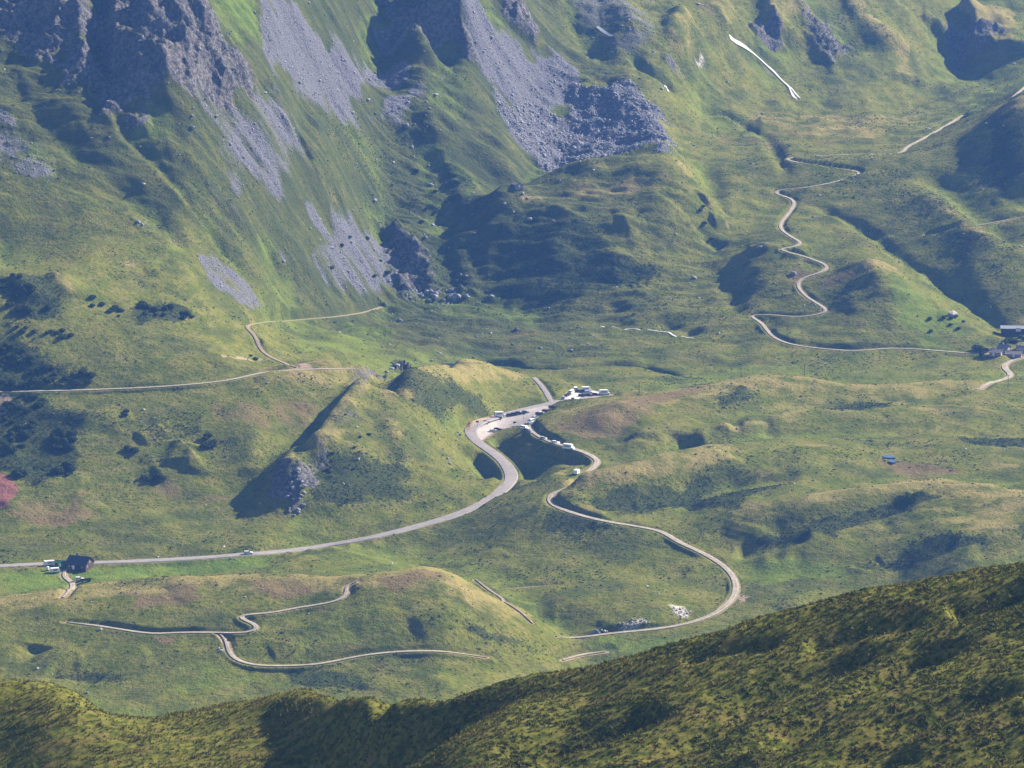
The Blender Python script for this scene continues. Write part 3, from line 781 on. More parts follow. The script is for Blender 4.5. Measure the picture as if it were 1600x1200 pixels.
def terrain_material():
    m, nt, bs = mat_new('ground_cover'); g = NT_(nt)
    pos = g.n('ShaderNodeNewGeometry').outputs['Position']
    a1 = g.n('ShaderNodeAttribute', attribute_name='cover_a'); s1 = g.n('ShaderNodeSeparateColor'); g.l(a1.outputs['Color'], s1.inputs[0])
    a2 = g.n('ShaderNodeAttribute', attribute_name='cover_b'); s2 = g.n('ShaderNodeSeparateColor'); g.l(a2.outputs['Color'], s2.inputs[0])
    a3 = g.n('ShaderNodeAttribute', attribute_name='cover_c'); s3 = g.n('ShaderNodeSeparateColor'); g.l(a3.outputs['Color'], s3.inputs[0])
    rock_, scree_, dry_ = s1.outputs[0], s1.outputs[1], s1.outputs[2]
    heath_, lush_, bare_ = s2.outputs[0], s2.outputs[1], s2.outputs[2]
    white_, near_, shrub_ = s3.outputs[0], s3.outputs[1], s3.outputs[2]
    red_ = a3.outputs['Alpha']
    n_big = g.noise(pos, .012, 5, .6); n_mid = g.noise(pos, .07, 5, .62, .4); n_fin = g.noise(pos, .45, 4, .65); n_mic = g.noise(pos, 1.6, 3, .6)
    band = g.noise(g.scalevec(pos, (.06, .06, .45)), 1.0, 4, .6, .3)      # streaks along the contour
    fall = g.noise(g.scalevec(pos, (.03, .25, .03)), 1.0, 4, .6, .3)
    def ovl(m_, nz, lo, hi, k=.55):        # roughen a mask by noise
        return g.ramp(g.math('ADD', m_, g.math('MULTIPLY', g.math('SUBTRACT', nz, .5), k * 2)), lo, hi)
    green = g.mix(g.ramp(n_mid, .34, .66), (.084, .104, .015), (.146, .146, .026))
    green = g.mix(g.math('MULTIPLY', g.ramp(band, .42, .68), .7), green, (.175, .158, .048))
    green = g.mix(g.math('MULTIPLY', g.ramp(n_fin, .47, .68), .7), green, (.044, .058, .014))
    dryc = g.mix(g.ramp(n_fin, .35, .65), (.255, .200, .082), (.195, .170, .055))
    spx = g.n('ShaderNodeSeparateXYZ'); g.l(pos, spx.inputs[0])
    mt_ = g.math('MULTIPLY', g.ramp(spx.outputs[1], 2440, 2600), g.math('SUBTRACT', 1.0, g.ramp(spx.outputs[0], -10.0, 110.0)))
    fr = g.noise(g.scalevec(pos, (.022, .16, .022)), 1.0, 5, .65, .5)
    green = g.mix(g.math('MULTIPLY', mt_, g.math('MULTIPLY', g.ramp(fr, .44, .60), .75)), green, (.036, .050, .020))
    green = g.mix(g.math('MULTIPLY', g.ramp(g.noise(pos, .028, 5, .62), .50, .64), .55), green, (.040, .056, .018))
    green = g.mix(g.math('MULTIPLY', mt_, .6), green, (.048, .058, .024))  # left mountain grass darkened: dimness of grazing sun painted into its colour
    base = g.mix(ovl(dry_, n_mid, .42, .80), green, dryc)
    hc = g.mix(g.ramp(n_fin, .35, .65), (.130, .098, .048), (.180, .128, .060))
    base = g.mix(g.math('MULTIPLY', ovl(heath_, n_mid, .40, .75, .6), .85), base, hc)
    lc = g.mix(g.ramp(n_mid, .35, .65), (.085, .138, .020), (.128, .172, .026))
    base = g.mix(g.math('MULTIPLY', ovl(lush_, n_mid, .35, .85, .5), .8), base, lc)
    shc = g.mix(g.ramp(n_fin, .35, .65), (.024, .036, .014), (.050, .062, .020))
    base = g.mix(g.math('MULTIPLY', ovl(shrub_, g.math('ADD', g.math('MULTIPLY', n_fin, .55), g.math('MULTIPLY', n_mid, .45)), .42, .62, .8), .85), base, shc)
    # near slope: darker heath and juniper green between straw-coloured grass
    nearc = g.mix(g.ramp(g.noise(pos, .55, 5, .65), .38, .62), (.046, .060, .012), (.140, .134, .032))
    nearc = g.mix(g.math('MULTIPLY', g.ramp(g.noise(pos, .13, 3, .6), .52, .68), .45), nearc, (.165, .118, .046))
    base = g.mix(near_, base, nearc)
    earth = g.mix(g.ramp(n_fin, .35, .65), (.24, .175, .12), (.33, .25, .18))
    base = g.mix(ovl(bare_, n_fin, .4, .7, .4), base, earth)
    base = g.mix(ovl(red_, n_fin, .4, .7, .4), base, (.24, .105, .085))
    sc_d = g.mix(g.ramp(n_mic, .35, .68), (.080, .080, .102), (.195, .192, .225))
    sc_m = g.math('MULTIPLY', ovl(scree_, g.math('ADD', g.math('ADD', g.math('MULTIPLY', n_fin, .35), g.math('MULTIPLY', n_mic, .4)), g.math('MULTIPLY', fall, .25)), .28, .78, 1.0), .92)
    base = g.mix(sc_m, base, sc_d)
    geo = g.n('ShaderNodeNewGeometry'); sepn = g.n('ShaderNodeSeparateXYZ'); g.l(geo.outputs['Normal'], sepn.inputs[0])
    rk = g.mix(g.ramp(n_fin, .35, .68), (.060, .057, .062), (.185, .172, .172))
    rk = g.mix(g.math('MULTIPLY', g.ramp(sepn.outputs[2], .80, .93), .75), rk, green)           # grass holds on the ledges
    base = g.mix(ovl(rock_, n_fin, .35, .65, .5), base, rk)
    base = g.mix(ovl(white_, n_mic, .42, .6, .5), base, (.45, .42, .39))
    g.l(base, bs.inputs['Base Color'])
    bs.inputs['Roughness'].default_value = .95
    bs.inputs['Specular IOR Level'].default_value = .0
    stone = g.math('MAXIMUM', rock_, scree_)
    hb = g.math('ADD', g.math('MULTIPLY', n_fin, 1.0), g.math('MULTIPLY', n_mic, .35))
    hb = g.math('ADD', hb, g.math('MULTIPLY', band, .3))
    hb = g.math('MULTIPLY', hb, g.math('MULTIPLY', g.math('SUBTRACT', 1.0, g.math('MULTIPLY', near_, .8)), g.math('ADD', .8, g.math('MULTIPLY', stone, 1.0))))
    bump = g.n('ShaderNodeBump'); bump.inputs['Strength'].default_value = 1.0; bump.inputs['Distance'].default_value = 1.3
    g.l(hb, bump.inputs['Height']); g.l(bump.outputs[0], bs.inputs['Normal'])
    return m
def simple(name, c1, c2=None, scale=.8, rough=.9, spec=.2, bump=0.0, metallic=0.0, detail=4):
    m, nt, bs = mat_new(name); g = NT_(nt)
    pos = g.n('ShaderNodeNewGeometry').outputs['Position']
    nz = g.noise(pos, scale, detail, .6)
    g.l(g.mix(g.ramp(nz, .35, .65), c1, c2 or tuple(v * .8 for v in c1)), bs.inputs['Base Color'])
    bs.inputs['Roughness'].default_value = rough; bs.inputs['Specular IOR Level'].default_value = spec; bs.inputs['Metallic'].default_value = metallic
    if bump:
        b = g.n('ShaderNodeBump'); b.inputs['Strength'].default_value = .8; b.inputs['Distance'].default_value = bump
        g.l(nz, b.inputs['Height']); g.l(b.outputs[0], bs.inputs['Normal'])
    return m
MT = {}
MT['ground'] = terrain_material()
def track_mat(name, c1, c2, mid_grass, scale=.55):
    """wheel ruts: bare stone in the ruts, grass creeping in from the edges and along the middle"""
    m, nt, bs = mat_new(name); g = NT_(nt)
    pos = g.n('ShaderNodeNewGeometry').outputs['Position']
    ac = g.n('ShaderNodeAttribute', attribute_name='across').outputs['Fac']
    ab = g.math('ABSOLUTE', ac); nz = g.noise(pos, scale, 4, .6); nb = g.noise(pos, .12, 3, .6)
    colr = g.mix(g.ramp(nz, .35, .65), c1, c2)
    wob_ = g.math('MULTIPLY', g.math('SUBTRACT', g.noise(pos, .9, 3, .6), .5), .7)
    edge = g.ramp(g.math('ADD', ab, wob_), .72, 1.05)
    colr = g.mix(edge, colr, (.135, .125, .055))
    mid_ = g.math('MULTIPLY', g.math('SUBTRACT', 1.0, g.ramp(g.math('ADD', ab, g.math('MULTIPLY', wob_, .5)), .08, .34)), g.math('MULTIPLY', g.ramp(nb, .35, .6), mid_grass))
    colr = g.mix(mid_, colr, (.15, .135, .06))
    g.l(colr, bs.inputs['Base Color']); bs.inputs['Roughness'].default_value = .93; bs.inputs['Specular IOR Level'].default_value = .15
    b = g.n('ShaderNodeBump'); b.inputs['Strength'].default_value = .6; b.inputs['Distance'].default_value = .1; g.l(nz, b.inputs['Height']); g.l(b.outputs[0], bs.inputs['Normal'])
    return m
MT['asphalt'] = simple('worn_asphalt', (.25, .225, .215), (.20, .18, .175), .35)
MT['gravel'] = track_mat('pale_gravel', (.37, .32, .265), (.26, .225, .18), .75)
MT['lot'] = simple('pale_lot_gravel', (.56, .51, .46), (.42, .38, .34), .3)
MT['earth'] = track_mat('trodden_earth', (.30, .24, .16), (.22, .18, .11), .4)
MT['apron'] = simple('apron_gravel', (.38, .335, .315), (.29, .255, .24), .3)

# ------------------------------------------------------------------ ground object
# dry crests, moist hollows: height above the wider surroundings
rel = h1(X, Y).astype(np.float32)
blur = rel.copy()
def box(a, k, ax):
    c = np.cumsum(np.concatenate([np.repeat(np.take(a, [0], ax), k + 1, ax), a, np.repeat(np.take(a, [-1], ax), k, ax)], ax).astype(np.float64), ax)
    n_ = a.shape[ax]
    hi = np.take(c, np.arange(2 * k + 1, 2 * k + 1 + n_), ax); lo = np.take(c, np.arange(0, n_), ax)
    return (hi - lo) / (2 * k + 1)
for _ in range(2): blur = box(box(blur, 26, 0), 22, 1)
conv = (rel - blur).ravel()
dry = np.clip(sstep(.3, 4.5, conv) * .42 * mid * (1 - .7 * mtn) + .22 * mid, 0, 1)
dry = np.maximum(dry, M['dry'])
lush = np.clip(np.maximum(M['lush'], sstep(.4, 3.5, -conv) * .55 * mid), 0, 1)
dry = dry * (1 - M['lush']) * (1 - M['pasture'] * .8)
lush = np.maximum(lush, M['pasture'] * .7)
heath = M['heath']
bare = np.maximum(M['bare'], verge * .75)
white = np.maximum(M['white'], M['palescree'] * .7)
scree_c = np.clip(np.maximum(scree, M['palescree']), 0, 1)
def build_terrain():
    nv = NC * NROW
    co = np.empty((nv, 3), np.float32); co[:, 0] = xf; co[:, 1] = yf; co[:, 2] = hf
    idx = np.arange(nv, dtype=np.int32).reshape(NC, NROW)
    q = np.stack([idx[:-1, :-1], idx[1:, :-1], idx[1:, 1:], idx[:-1, 1:]], -1).reshape(-1, 4)
    me = bpy.data.meshes.new('terrain'); nf = len(q)
    me.vertices.add(nv); me.vertices.foreach_set('co', co.ravel())
    me.loops.add(nf * 4); me.loops.foreach_set('vertex_index', q.ravel())
    me.polygons.add(nf); me.polygons.foreach_set('loop_start', np.arange(0, nf * 4, 4, dtype=np.int32))
    me.polygons.foreach_set('use_smooth', np.ones(nf, bool))
    me.update()
    for nm, ch in (('cover_a', (rock, scree_c, dry)), ('cover_b', (heath, lush, bare)), ('cover_c', (white, near, M['shrub'], M['red']))):
        at = me.attributes.new(nm, 'FLOAT_COLOR', 'POINT')
        a = np.ones((nv, 4), np.float32)
        for k in range(len(ch)): a[:, k] = ch[k]
        at.data.foreach_set('color', a.ravel())
    me.materials.append(MT['ground'])
    o = bpy.data.objects.new('terrain', me); o['kind'] = 'structure'; o['label'] = 'grassy mountain slopes and valley floor with crags and scree'
    col.objects.link(o)
    return o
terrain = build_terrain()
print('terrain', round(time.time() - T0, 1))

def mesh_obj(name, verts, faces, mat, parent=None, smooth_=False):
    me = bpy.data.meshes.new(name); me.from_pydata([tuple(v) for v in verts], [], faces); me.update()
    if mat: me.materials.append(mat)
    if smooth_:
        me.polygons.foreach_set('use_smooth', np.ones(len(me.polygons), bool))
    o = bpy.data.objects.new(name, me); col.objects.link(o); o.parent = parent
    return o
def road_sheet(name, hw, mat, L, z, lift=.06):
    t = np.gradient(L, axis=0); t /= np.hypot(t[:, 0], t[:, 1])[:, None] + 1e-9
    nrm = np.stack([-t[:, 1], t[:, 0]], 1)
    wv = hw * (1 + .10 * np.sin(np.arange(len(L)) * .37) * np.sin(np.arange(len(L)) * .11 + 1))
    vs_, fs = [], []
    if mat != 'asphalt':
        k_ = np.arange(len(L)); e_ = np.minimum(k_, len(L) - 1 - k_) / 8.0; wv = wv * np.clip(.25 + .75 * e_, .25, 1)
    offs = ((-1.25, -.6), (-1, 0), (-.5, .06), (0, .09), (.5, .06), (1, 0), (1.25, -.6))
    k = len(offs)
    for i in range(len(L)):
        for a, dz in offs:
            p = L[i] + nrm[i] * a * wv[i]
            vs_.append((p[0], p[1], z[i] + lift + dz))
    for i in range(len(L) - 1):
        for j in range(k - 1):
            fs.append((i * k + j, i * k + j + 1, (i + 1) * k + j + 1, (i + 1) * k + j)[::-1])
    o = mesh_obj(name, vs_, fs, MT[mat]); o['kind'] = 'structure'
    o.data.attributes.new('across', 'FLOAT', 'POINT').data.foreach_set('value', np.tile([a for a, _ in offs], len(L)).astype(np.float32))
    return o
road_objs = [road_sheet(*r) for r in ROAD_W]
for L, pm_ in zip(PARK_W, ('apron', 'lot')):                      # gravel apron draped over the levelled ground
    st = .8
    gx = np.arange(L[:, 0].min() - st, L[:, 0].max() + st, st); gy_ = np.arange(L[:, 1].min() - st, L[:, 1].max() + st, 2 * st)
    CX, CY = np.meshgrid(gx, gy_, indexing='ij'); ex = fbm(CX.ravel(), CY.ravel(), 5, 2, .5, 81).reshape(CX.shape) * .8
    ins = np.zeros(CX.shape, bool)
    for a, b in zip(L, np.roll(L, -1, 0)):
        ins ^= ((a[1] > CY) != (b[1] > CY)) & (CX < (b[0] - a[0]) * (CY - a[1]) / (b[1] - a[1] + 1e-12) + a[0])
    Z = base_h(CX, CY) + .02
    vi = np.arange(CX.size).reshape(CX.shape)
    ok = ins[:-1, :-1] & ins[1:, :-1] & ins[1:, 1:] & ins[:-1, 1:]
    q = np.stack([vi[:-1, :-1], vi[1:, :-1], vi[1:, 1:], vi[:-1, 1:]], -1)[ok]
    us = np.unique(q); rm = np.full(CX.size, -1); rm[us] = np.arange(len(us))
    o = mesh_obj('car_park', np.stack([CX.ravel()[us], CY.ravel()[us], Z.ravel()[us]], 1).tolist(), rm[q].tolist(), MT[pm_])
    o['kind'] = 'structure'
# ------------------------------------------------------------------ placing things on the ground
def in_poly(x, y, L):
    c = False
    for a, b in zip(L, np.roll(L, -1, 0)):
        if (a[1] > y) != (b[1] > y) and x < (b[0] - a[0]) * (y - a[1]) / (b[1] - a[1] + 1e-12) + a[0]: c = not c
    return c
def ground_z(x, y):
    z = float(fine_h(np.array([x]), np.array([y]))[0])
    for L in PARK_W:
        if in_poly(x, y, L): z = max(z, float(base_h(np.array([x]), np.array([y]))[0]) + .02)
    for name, hw, mat, L, zz_ in ROAD_W:
        d = np.hypot(L[:, 0] - x, L[:, 1] - y); i = int(d.argmin())
        if d[i] < hw: z = max(z, zz_[i] + .06 + .09 * (1 - d[i] / hw))
    return z
def spot(u, v):
    p = cast([(u, v)])[0]
    return Vector((p[0], p[1], ground_z(p[0], p[1])))
def tag(o, label, cat, group=None):
    o['label'] = label; o['category'] = cat
    if group: o['group'] = group
    return o
def empty(name, loc, rz=0.0):
    o = bpy.data.objects.new(name, None); o.location = loc; o.rotation_euler = (0, 0, rz); o.empty_display_size = .5
    col.objects.link(o); return o
class MB:
    """collects simple solids into one mesh"""
    def __init__(s): s.v = []; s.f = []
    def add(s, vs_, fs):
        k = len(s.v); s.v += [tuple(v) for v in vs_]; s.f += [tuple(i + k for i in f) for f in fs]; return s
    def box(s, c, d):
        x, y, z = c; a, b, e = d[0] / 2, d[1] / 2, d[2] / 2
        return s.add([(x + i * a, y + j * b, z + k * e) for k in (-1, 1) for j in (-1, 1) for i in (-1, 1)], [(0, 2, 3, 1), (4, 5, 7, 6), (0, 1, 5, 4), (2, 6, 7, 3), (0, 4, 6, 2), (1, 3, 7, 5)])
    def prism(s, prof, y0, y1):
        """profile in x-z extruded along y"""
        n_ = len(prof)
        return s.add([(x, y0, z) for x, z in prof] + [(x, y1, z) for x, z in prof], [tuple(range(n_)), tuple(range(2 * n_ - 1, n_ - 1, -1))] + [(i, n_ + i, n_ + (i + 1) % n_, (i + 1) % n_) for i in range(n_)])
    def cyl(s, p, q, r0, r1=None, k=8):
        p = Vector(p); q = Vector(q); r1 = r0 if r1 is None else r1
        d = (q - p).normalized(); a = d.orthogonal().normalized(); b = d.cross(a)
        vs_ = [p + (a * math.cos(t) + b * math.sin(t)) * r0 for t in np.linspace(0, 2 * math.pi, k, False)] + [q + (a * math.cos(t) + b * math.sin(t)) * r1 for t in np.linspace(0, 2 * math.pi, k, False)]
        return s.add(vs_, [(i, (i + 1) % k, k + (i + 1) % k, k + i) for i in range(k)] + [tuple(range(k - 1, -1, -1)), tuple(range(k, 2 * k))])
    def build(s, name, mat, parent=None, smooth_=False): return mesh_obj(name, s.v, s.f, mat, parent, smooth_)
def child_copy(o, parent):
    c = o.copy(); col.objects.link(c); c.parent = parent
    for ch in o.children: child_copy(ch, c)
    return c

# ------------------------------------------------------------------ vehicles
def paint(name, c, rough=.35): return simple('car_paint_' + name, c, tuple(v * .93 for v in c), 3.0, rough, .5)
PAINT = {'white': paint('white', (.80, .80, .78)), 'silver': paint('silver', (.42, .43, .45)), 'black': paint('black', (.018, .018, .022)), 'dark blue': paint('dark_blue', (.022, .032, .075)),
         'grey': paint('grey', (.11, .115, .125)), 'dark red': paint('dark_red', (.11, .018, .018)), 'dark green': paint('dark_green', (.03, .05, .035)), 'pale blue': paint('pale_blue', (.28, .34, .45))}
GLASS = simple('vehicle_glass', (.012, .015, .02), (.02, .024, .03), 2.0, .08, .6)
RUBBER = simple('tyre_rubber', (.018, .018, .018), (.025, .025, .025), 8.0, .9)
HUB = simple('wheel_metal', (.42, .42, .42), (.35, .35, .35), 8.0, .35, .5, metallic=.8)
LAMP = simple('lamp_lens', (.75, .75, .72), (.65, .65, .62), 8.0, .12, .6)
TAIL = simple('tail_lens', (.35, .02, .02), (.28, .02, .02), 8.0, .2, .6)
def taper_body(prof, w, wtop, zbelt):
    """side profile (x, z) extruded across, narrowing above the belt line"""
    m = MB(); n_ = len(prof)
    def hw(z): return (w if z <= zbelt else w + (wtop - w) * (z - zbelt) / (max(p[1] for p in prof) - zbelt)) / 2
    vs_ = [(x, -hw(z), z) for x, z in prof] + [(x, hw(z), z) for x, z in prof]
    return m.add(vs_, [tuple(range(n_)), tuple(range(2 * n_ - 1, n_ - 1, -1))] + [(i, n_ + i, n_ + (i + 1) % n_, (i + 1) % n_) for i in range(n_)])
CAR = {  # kind: body profile (front at +x), width, roof width, belt height, side-glass profile, windscreen, rear screen, wheel x, wheel radius
 'hatchback': ([(-1.95,.30),(-2.0,.62),(-1.95,.95),(-1.62,1.42),(-1.25,1.50),(.05,1.48),(.85,.98),(1.75,.84),(2.0,.62),(1.98,.28)], 1.76, 1.30, .95,
               [(-1.58,1.0),(-1.40,1.38),(.0,1.40),(.62,1.0)], 1.22, .33),
 'estate car': ([(-2.25,.30),(-2.3,.66),(-2.25,1.0),(-1.98,1.44),(-1.6,1.52),(.1,1.50),(.95,1.0),(2.05,.86),(2.3,.62),(2.28,.28)], 1.82, 1.34, .98,
               [(-2.0,1.03),(-1.82,1.40),(.05,1.42),(.72,1.03)], 1.42, .34),
 'off-roader': ([(-2.2,.42),(-2.25,.75),(-2.2,1.1),(-2.0,1.66),(-1.7,1.76),(.15,1.74),(.8,1.16),(1.95,1.05),(2.2,.8),(2.2,.40)], 1.88, 1.48, 1.12,
               [(-1.9,1.17),(-1.8,1.62),(.08,1.64),(.6,1.17)], 1.35, .39),
 'van': ([(-2.5,.38),(-2.55,.8),(-2.52,1.35),(-2.45,2.0),(-2.3,2.1),(.95,2.08),(1.6,1.35),(2.35,1.12),(2.5,.75),(2.48,.36)], 1.95, 1.72, 1.35,
               [(-2.2,1.4),(-2.2,1.88),(.92,1.88),(1.38,1.4)], 1.6, .36),
 'camper van': ([(-3.0,.40),(-3.05,.9),(-3.05,1.5),(-3.0,2.75),(-2.8,2.88),(1.3,2.86),(2.05,2.55),(2.1,2.1),(1.95,1.5),(2.8,1.2),(3.0,.8),(2.98,.38)], 2.2, 2.1, 1.5,
               [(-2.2,1.55),(-2.2,2.1),(1.0,2.1),(1.0,1.55)], 1.9, .38),
}
PROTO = {}
def car_proto(kind, colour):
    prof, w, wt, zb, sg, wx, wr = CAR[kind]
    root = empty('parked_car' if 'van' not in kind else kind.replace(' ', '_'), (0, 0, 0))
    taper_body(prof, w, wt, zb).build('body', PAINT[colour], root)
    top = max(p[1] for p in prof)
    def hw(z): return (w if z <= zb else w + (wt - w) * (z - zb) / (top - zb)) / 2 + .012
    for s_ in (-1, 1):
        MB().add([(x, s_ * hw(z), z) for x, z in sg], [(0, 1, 2, 3) if s_ < 0 else (3, 2, 1, 0)]).build('side_window', GLASS, root)
    fr = [p for p in prof if p[0] > 0 and p[1] >= zb * .98]; a = max(fr, key=lambda p: p[1]); b = min(fr, key=lambda p: p[1])
    b = min((p for p in prof if p[0] > a[0] and p[1] < a[1]), key=lambda p: abs(p[0] - a[0]))
    def screen(a, b, out):
        y0, y1 = hw(a[1]) * .9, hw(b[1]) * .9
        t0, t1 = .1, .9
        A_ = (a[0] + (b[0] - a[0]) * t0 + out, a[1] + (b[1] - a[1]) * t0 + .012); B_ = (a[0] + (b[0] - a[0]) * t1 + out, a[1] + (b[1] - a[1]) * t1 + .012)
        f = (0, 1, 2, 3) if out > 0 else (3, 2, 1, 0)
        return MB().add([(A_[0], -y0, A_[1]), (B_[0], -y1, B_[1]), (B_[0], y1, B_[1]), (A_[0], y0, A_[1])], [f])
    screen(a, b, .012).build('windscreen', GLASS, root)
    screen(prof[3], prof[2], -.012).build('rear_window', GLASS, root)
    for sx in (-wx, wx):
        for s_ in (-1, 1):
            wh = empty('wheel', (sx, s_ * (w / 2 - .10), wr)); wh.parent = root
            wh_t = MB().cyl((0, -.11, 0), (0, .11, 0), wr, wr, 12); t_ = wh_t.build('tyre', RUBBER, wh)
            MB().cyl((0, s_ * .10, 0), (0, s_ * .125, 0), wr * .62, wr * .58, 10).build('rim', HUB, wh)
    xf_, zf_ = prof[-2][0], prof[-2][1]; xr_, zr_ = prof[1]
    for s_ in (-1, 1):
        MB().box((xf_ - .03, s_ * (w / 2 - .25), zf_ + .03), (.10, .36, .16)).build('headlight', LAMP, root)
        MB().box((xr_ + .02, s_ * (w / 2 - .16), zr_ + .2), (.10, .2, .26)).build('tail_light', TAIL, root)
    return root
def car(kind, colour, u, v, yaw, label, group):
    key = (kind, colour)
    if key not in PROTO:
        root = car_proto(kind, colour); PROTO[key] = root
    else:
        root = PROTO[key].copy(); col.objects.link(root)
        for ch in PROTO[key].children: child_copy(ch, root)
    p = spot(u, v); root.location = p; root.rotation_euler = (0, 0, R(yaw))
    tag(root, label, {'van': 'van', 'camper van': 'camper van'}.get(kind, 'car'), group)
    return root
GA, GB, GC = 'cars parked along the road apron', 'cars parked in the gravel lot', 'cars parked along the gravel track'
CARS = [
 ('hatchback','dark blue',759.6,662,15,'dark blue hatchback alone on the apron, nearest the road bend',GA),
 ('camper van','white',781,655,14,'long white camper van on the road side of the apron',GA),
 ('estate car','black',798,651,14,'black estate car just right of the white camper van',GA),
 ('hatchback','black',803.5,649.5,14,'black hatchback tucked behind the black estate car',GA),
 ('off-roader','dark blue',811,648.5,14,'dark blue off-roader left of the tall sign post',GA),
 ('hatchback','grey',821,646.5,14,'grey hatchback behind the tall sign post on the apron',GA),
 ('hatchback','white',771,675.5,20,'white hatchback on the pale gravel left of a black car',GA),
 ('hatchback','black',777.5,673,20,'black hatchback parked right beside a white one on gravel',GA),
 ('off-roader','black',842.8,648.5,40,'black off-roader in the row under the brown bank',GA),
 ('hatchback','white',846,647,40,'white hatchback half hidden beside a black off-roader',GA),
 ('estate car','silver',837,654,45,'silver estate car in the row under the brown bank',GA),
 ('van','white',832,660,50,'white van where the gravel track leaves the apron',GA),
 ('estate car','pale blue',829,663.5,50,'pale blue estate car in front of the white van',GA),
 ('hatchback','dark red',852.4,643.4,35,'dark red hatchback on the apron below the brown bank',GA),
 ('estate car','black',863.7,637.6,28,'black estate car by itself at the upper end of the apron',GA),
 ('van','white',819.5,671,-40,'white van on the grass edge where the gravel track starts',GC),
 ('estate car','dark blue',823.5,674,-40,'dark blue estate car beside the van at the track start',GC),
 ('hatchback','grey',827,676.5,-40,'grey hatchback third in line down the gravel track',GC),
 ('hatchback','silver',849.6,686.5,-28,'silver hatchback parked on the gravel track verge',GC),
 ('estate car','white',868,693,-25,'white estate car on the gravel track, above the camper',GC),
 ('camper van','white',888.5,702,-25,'white camper van lowest on the gravel track',GC),
 ('estate car','pale blue',881,624,75,'pale blue estate car at the left end of the gravel lot',GB),
 ('hatchback','black',885,620.5,75,'black hatchback second from the left in the lot',GB),
 ('hatchback','dark green',888.4,618.6,70,'dark green hatchback third from the left in the lot',GB),
 ('van','white',892.8,616,70,'white van behind the dark green hatchback in the lot',GB),
 ('hatchback','white',895,612.6,80,'white hatchback at the rear left corner of the lot',GB),
 ('van','white',899.5,610.6,90,'white van at the back middle of the gravel lot',GB),
 ('hatchback','black',901.5,613.2,90,'black hatchback in front of the back row vans',GB),
 ('hatchback','grey',905.3,613.2,90,'grey hatchback in the middle of the back row',GB),
 ('off-roader','dark green',910.4,613.8,95,'dark green off-roader in the back row of the lot',GB),
 ('camper van','white',916.5,612.8,20,'white camper van at the right end of the back row',GB),
 ('estate car','pale blue',919,615.6,20,'pale blue estate car before the back row camper van',GB),
 ('hatchback','black',908.8,620.4,15,'black hatchback alone on the open front of the lot',GB),
 ('estate car','grey',915.4,619.6,15,'grey estate car in the front row of the lot',GB),
 ('hatchback','dark red',920.6,620.2,15,'dark red hatchback at the right of the lot front row',GB),
 ('estate car','black',931,619.4,12,'black estate car by itself between lot and white camper',GB),
 ('camper van','white',944.5,617.4,10,'white camper van at the far right end of the lot',GB),
 ('estate car','white',388,867,8,'white estate car driving on the road far from the car park',None),
]
for c_ in CARS: car(*c_)

# white trailer by the track, campers at the farm
STEEL = simple('dull_steel', (.18, .18, .18), (.12, .12, .12), 3.0, .5, .4, metallic=.5)
def trailer(u, v, yaw, name, label, sz=(4.2, 2.0, 2.1), mat=None):
    r = empty(name, spot(u, v), R(yaw)); L_, W_, H_ = sz; m = mat or PAINT['white']
    MB().prism([(-L_ / 2, .55), (-L_ / 2, H_ * .9), (-L_ / 2 + .3, H_ + .35), (L_ / 2 - .5, H_ + .35), (L_ / 2, H_ * .75), (L_ / 2, .55)], -W_ / 2, W_ / 2).build('body', m, r)
    for s_ in (-1, 1):
        MB().box((0, s_ * (W_ / 2 + .006), H_ * .78), (L_ * .4, .02, .6)).build('side_window', GLASS, r)
        MB().cyl((-.2, s_ * (W_ / 2 - .05) - .1, .33), (-.2, s_ * (W_ / 2 - .05) + .1, .33), .33, .33, 12).build('wheel', RUBBER, r)
    MB().box((L_ / 2 + .65, 0, .5), (1.4, .12, .12)).build('tow_bar', STEEL, r)
    return tag(r, label, 'caravan')
trailer(901, 741, 70, 'caravan', 'white caravan alone on grass beside the lower gravel track bend')
trailer(77, 884, 20, 'caravan', 'white caravan by the road, left of the green shed', (5.5, 2.2, 2.2))
trailer(86, 895, 15, 'caravan', 'white caravan on bare ground below the green shed', (4.8, 2.1, 2.1))

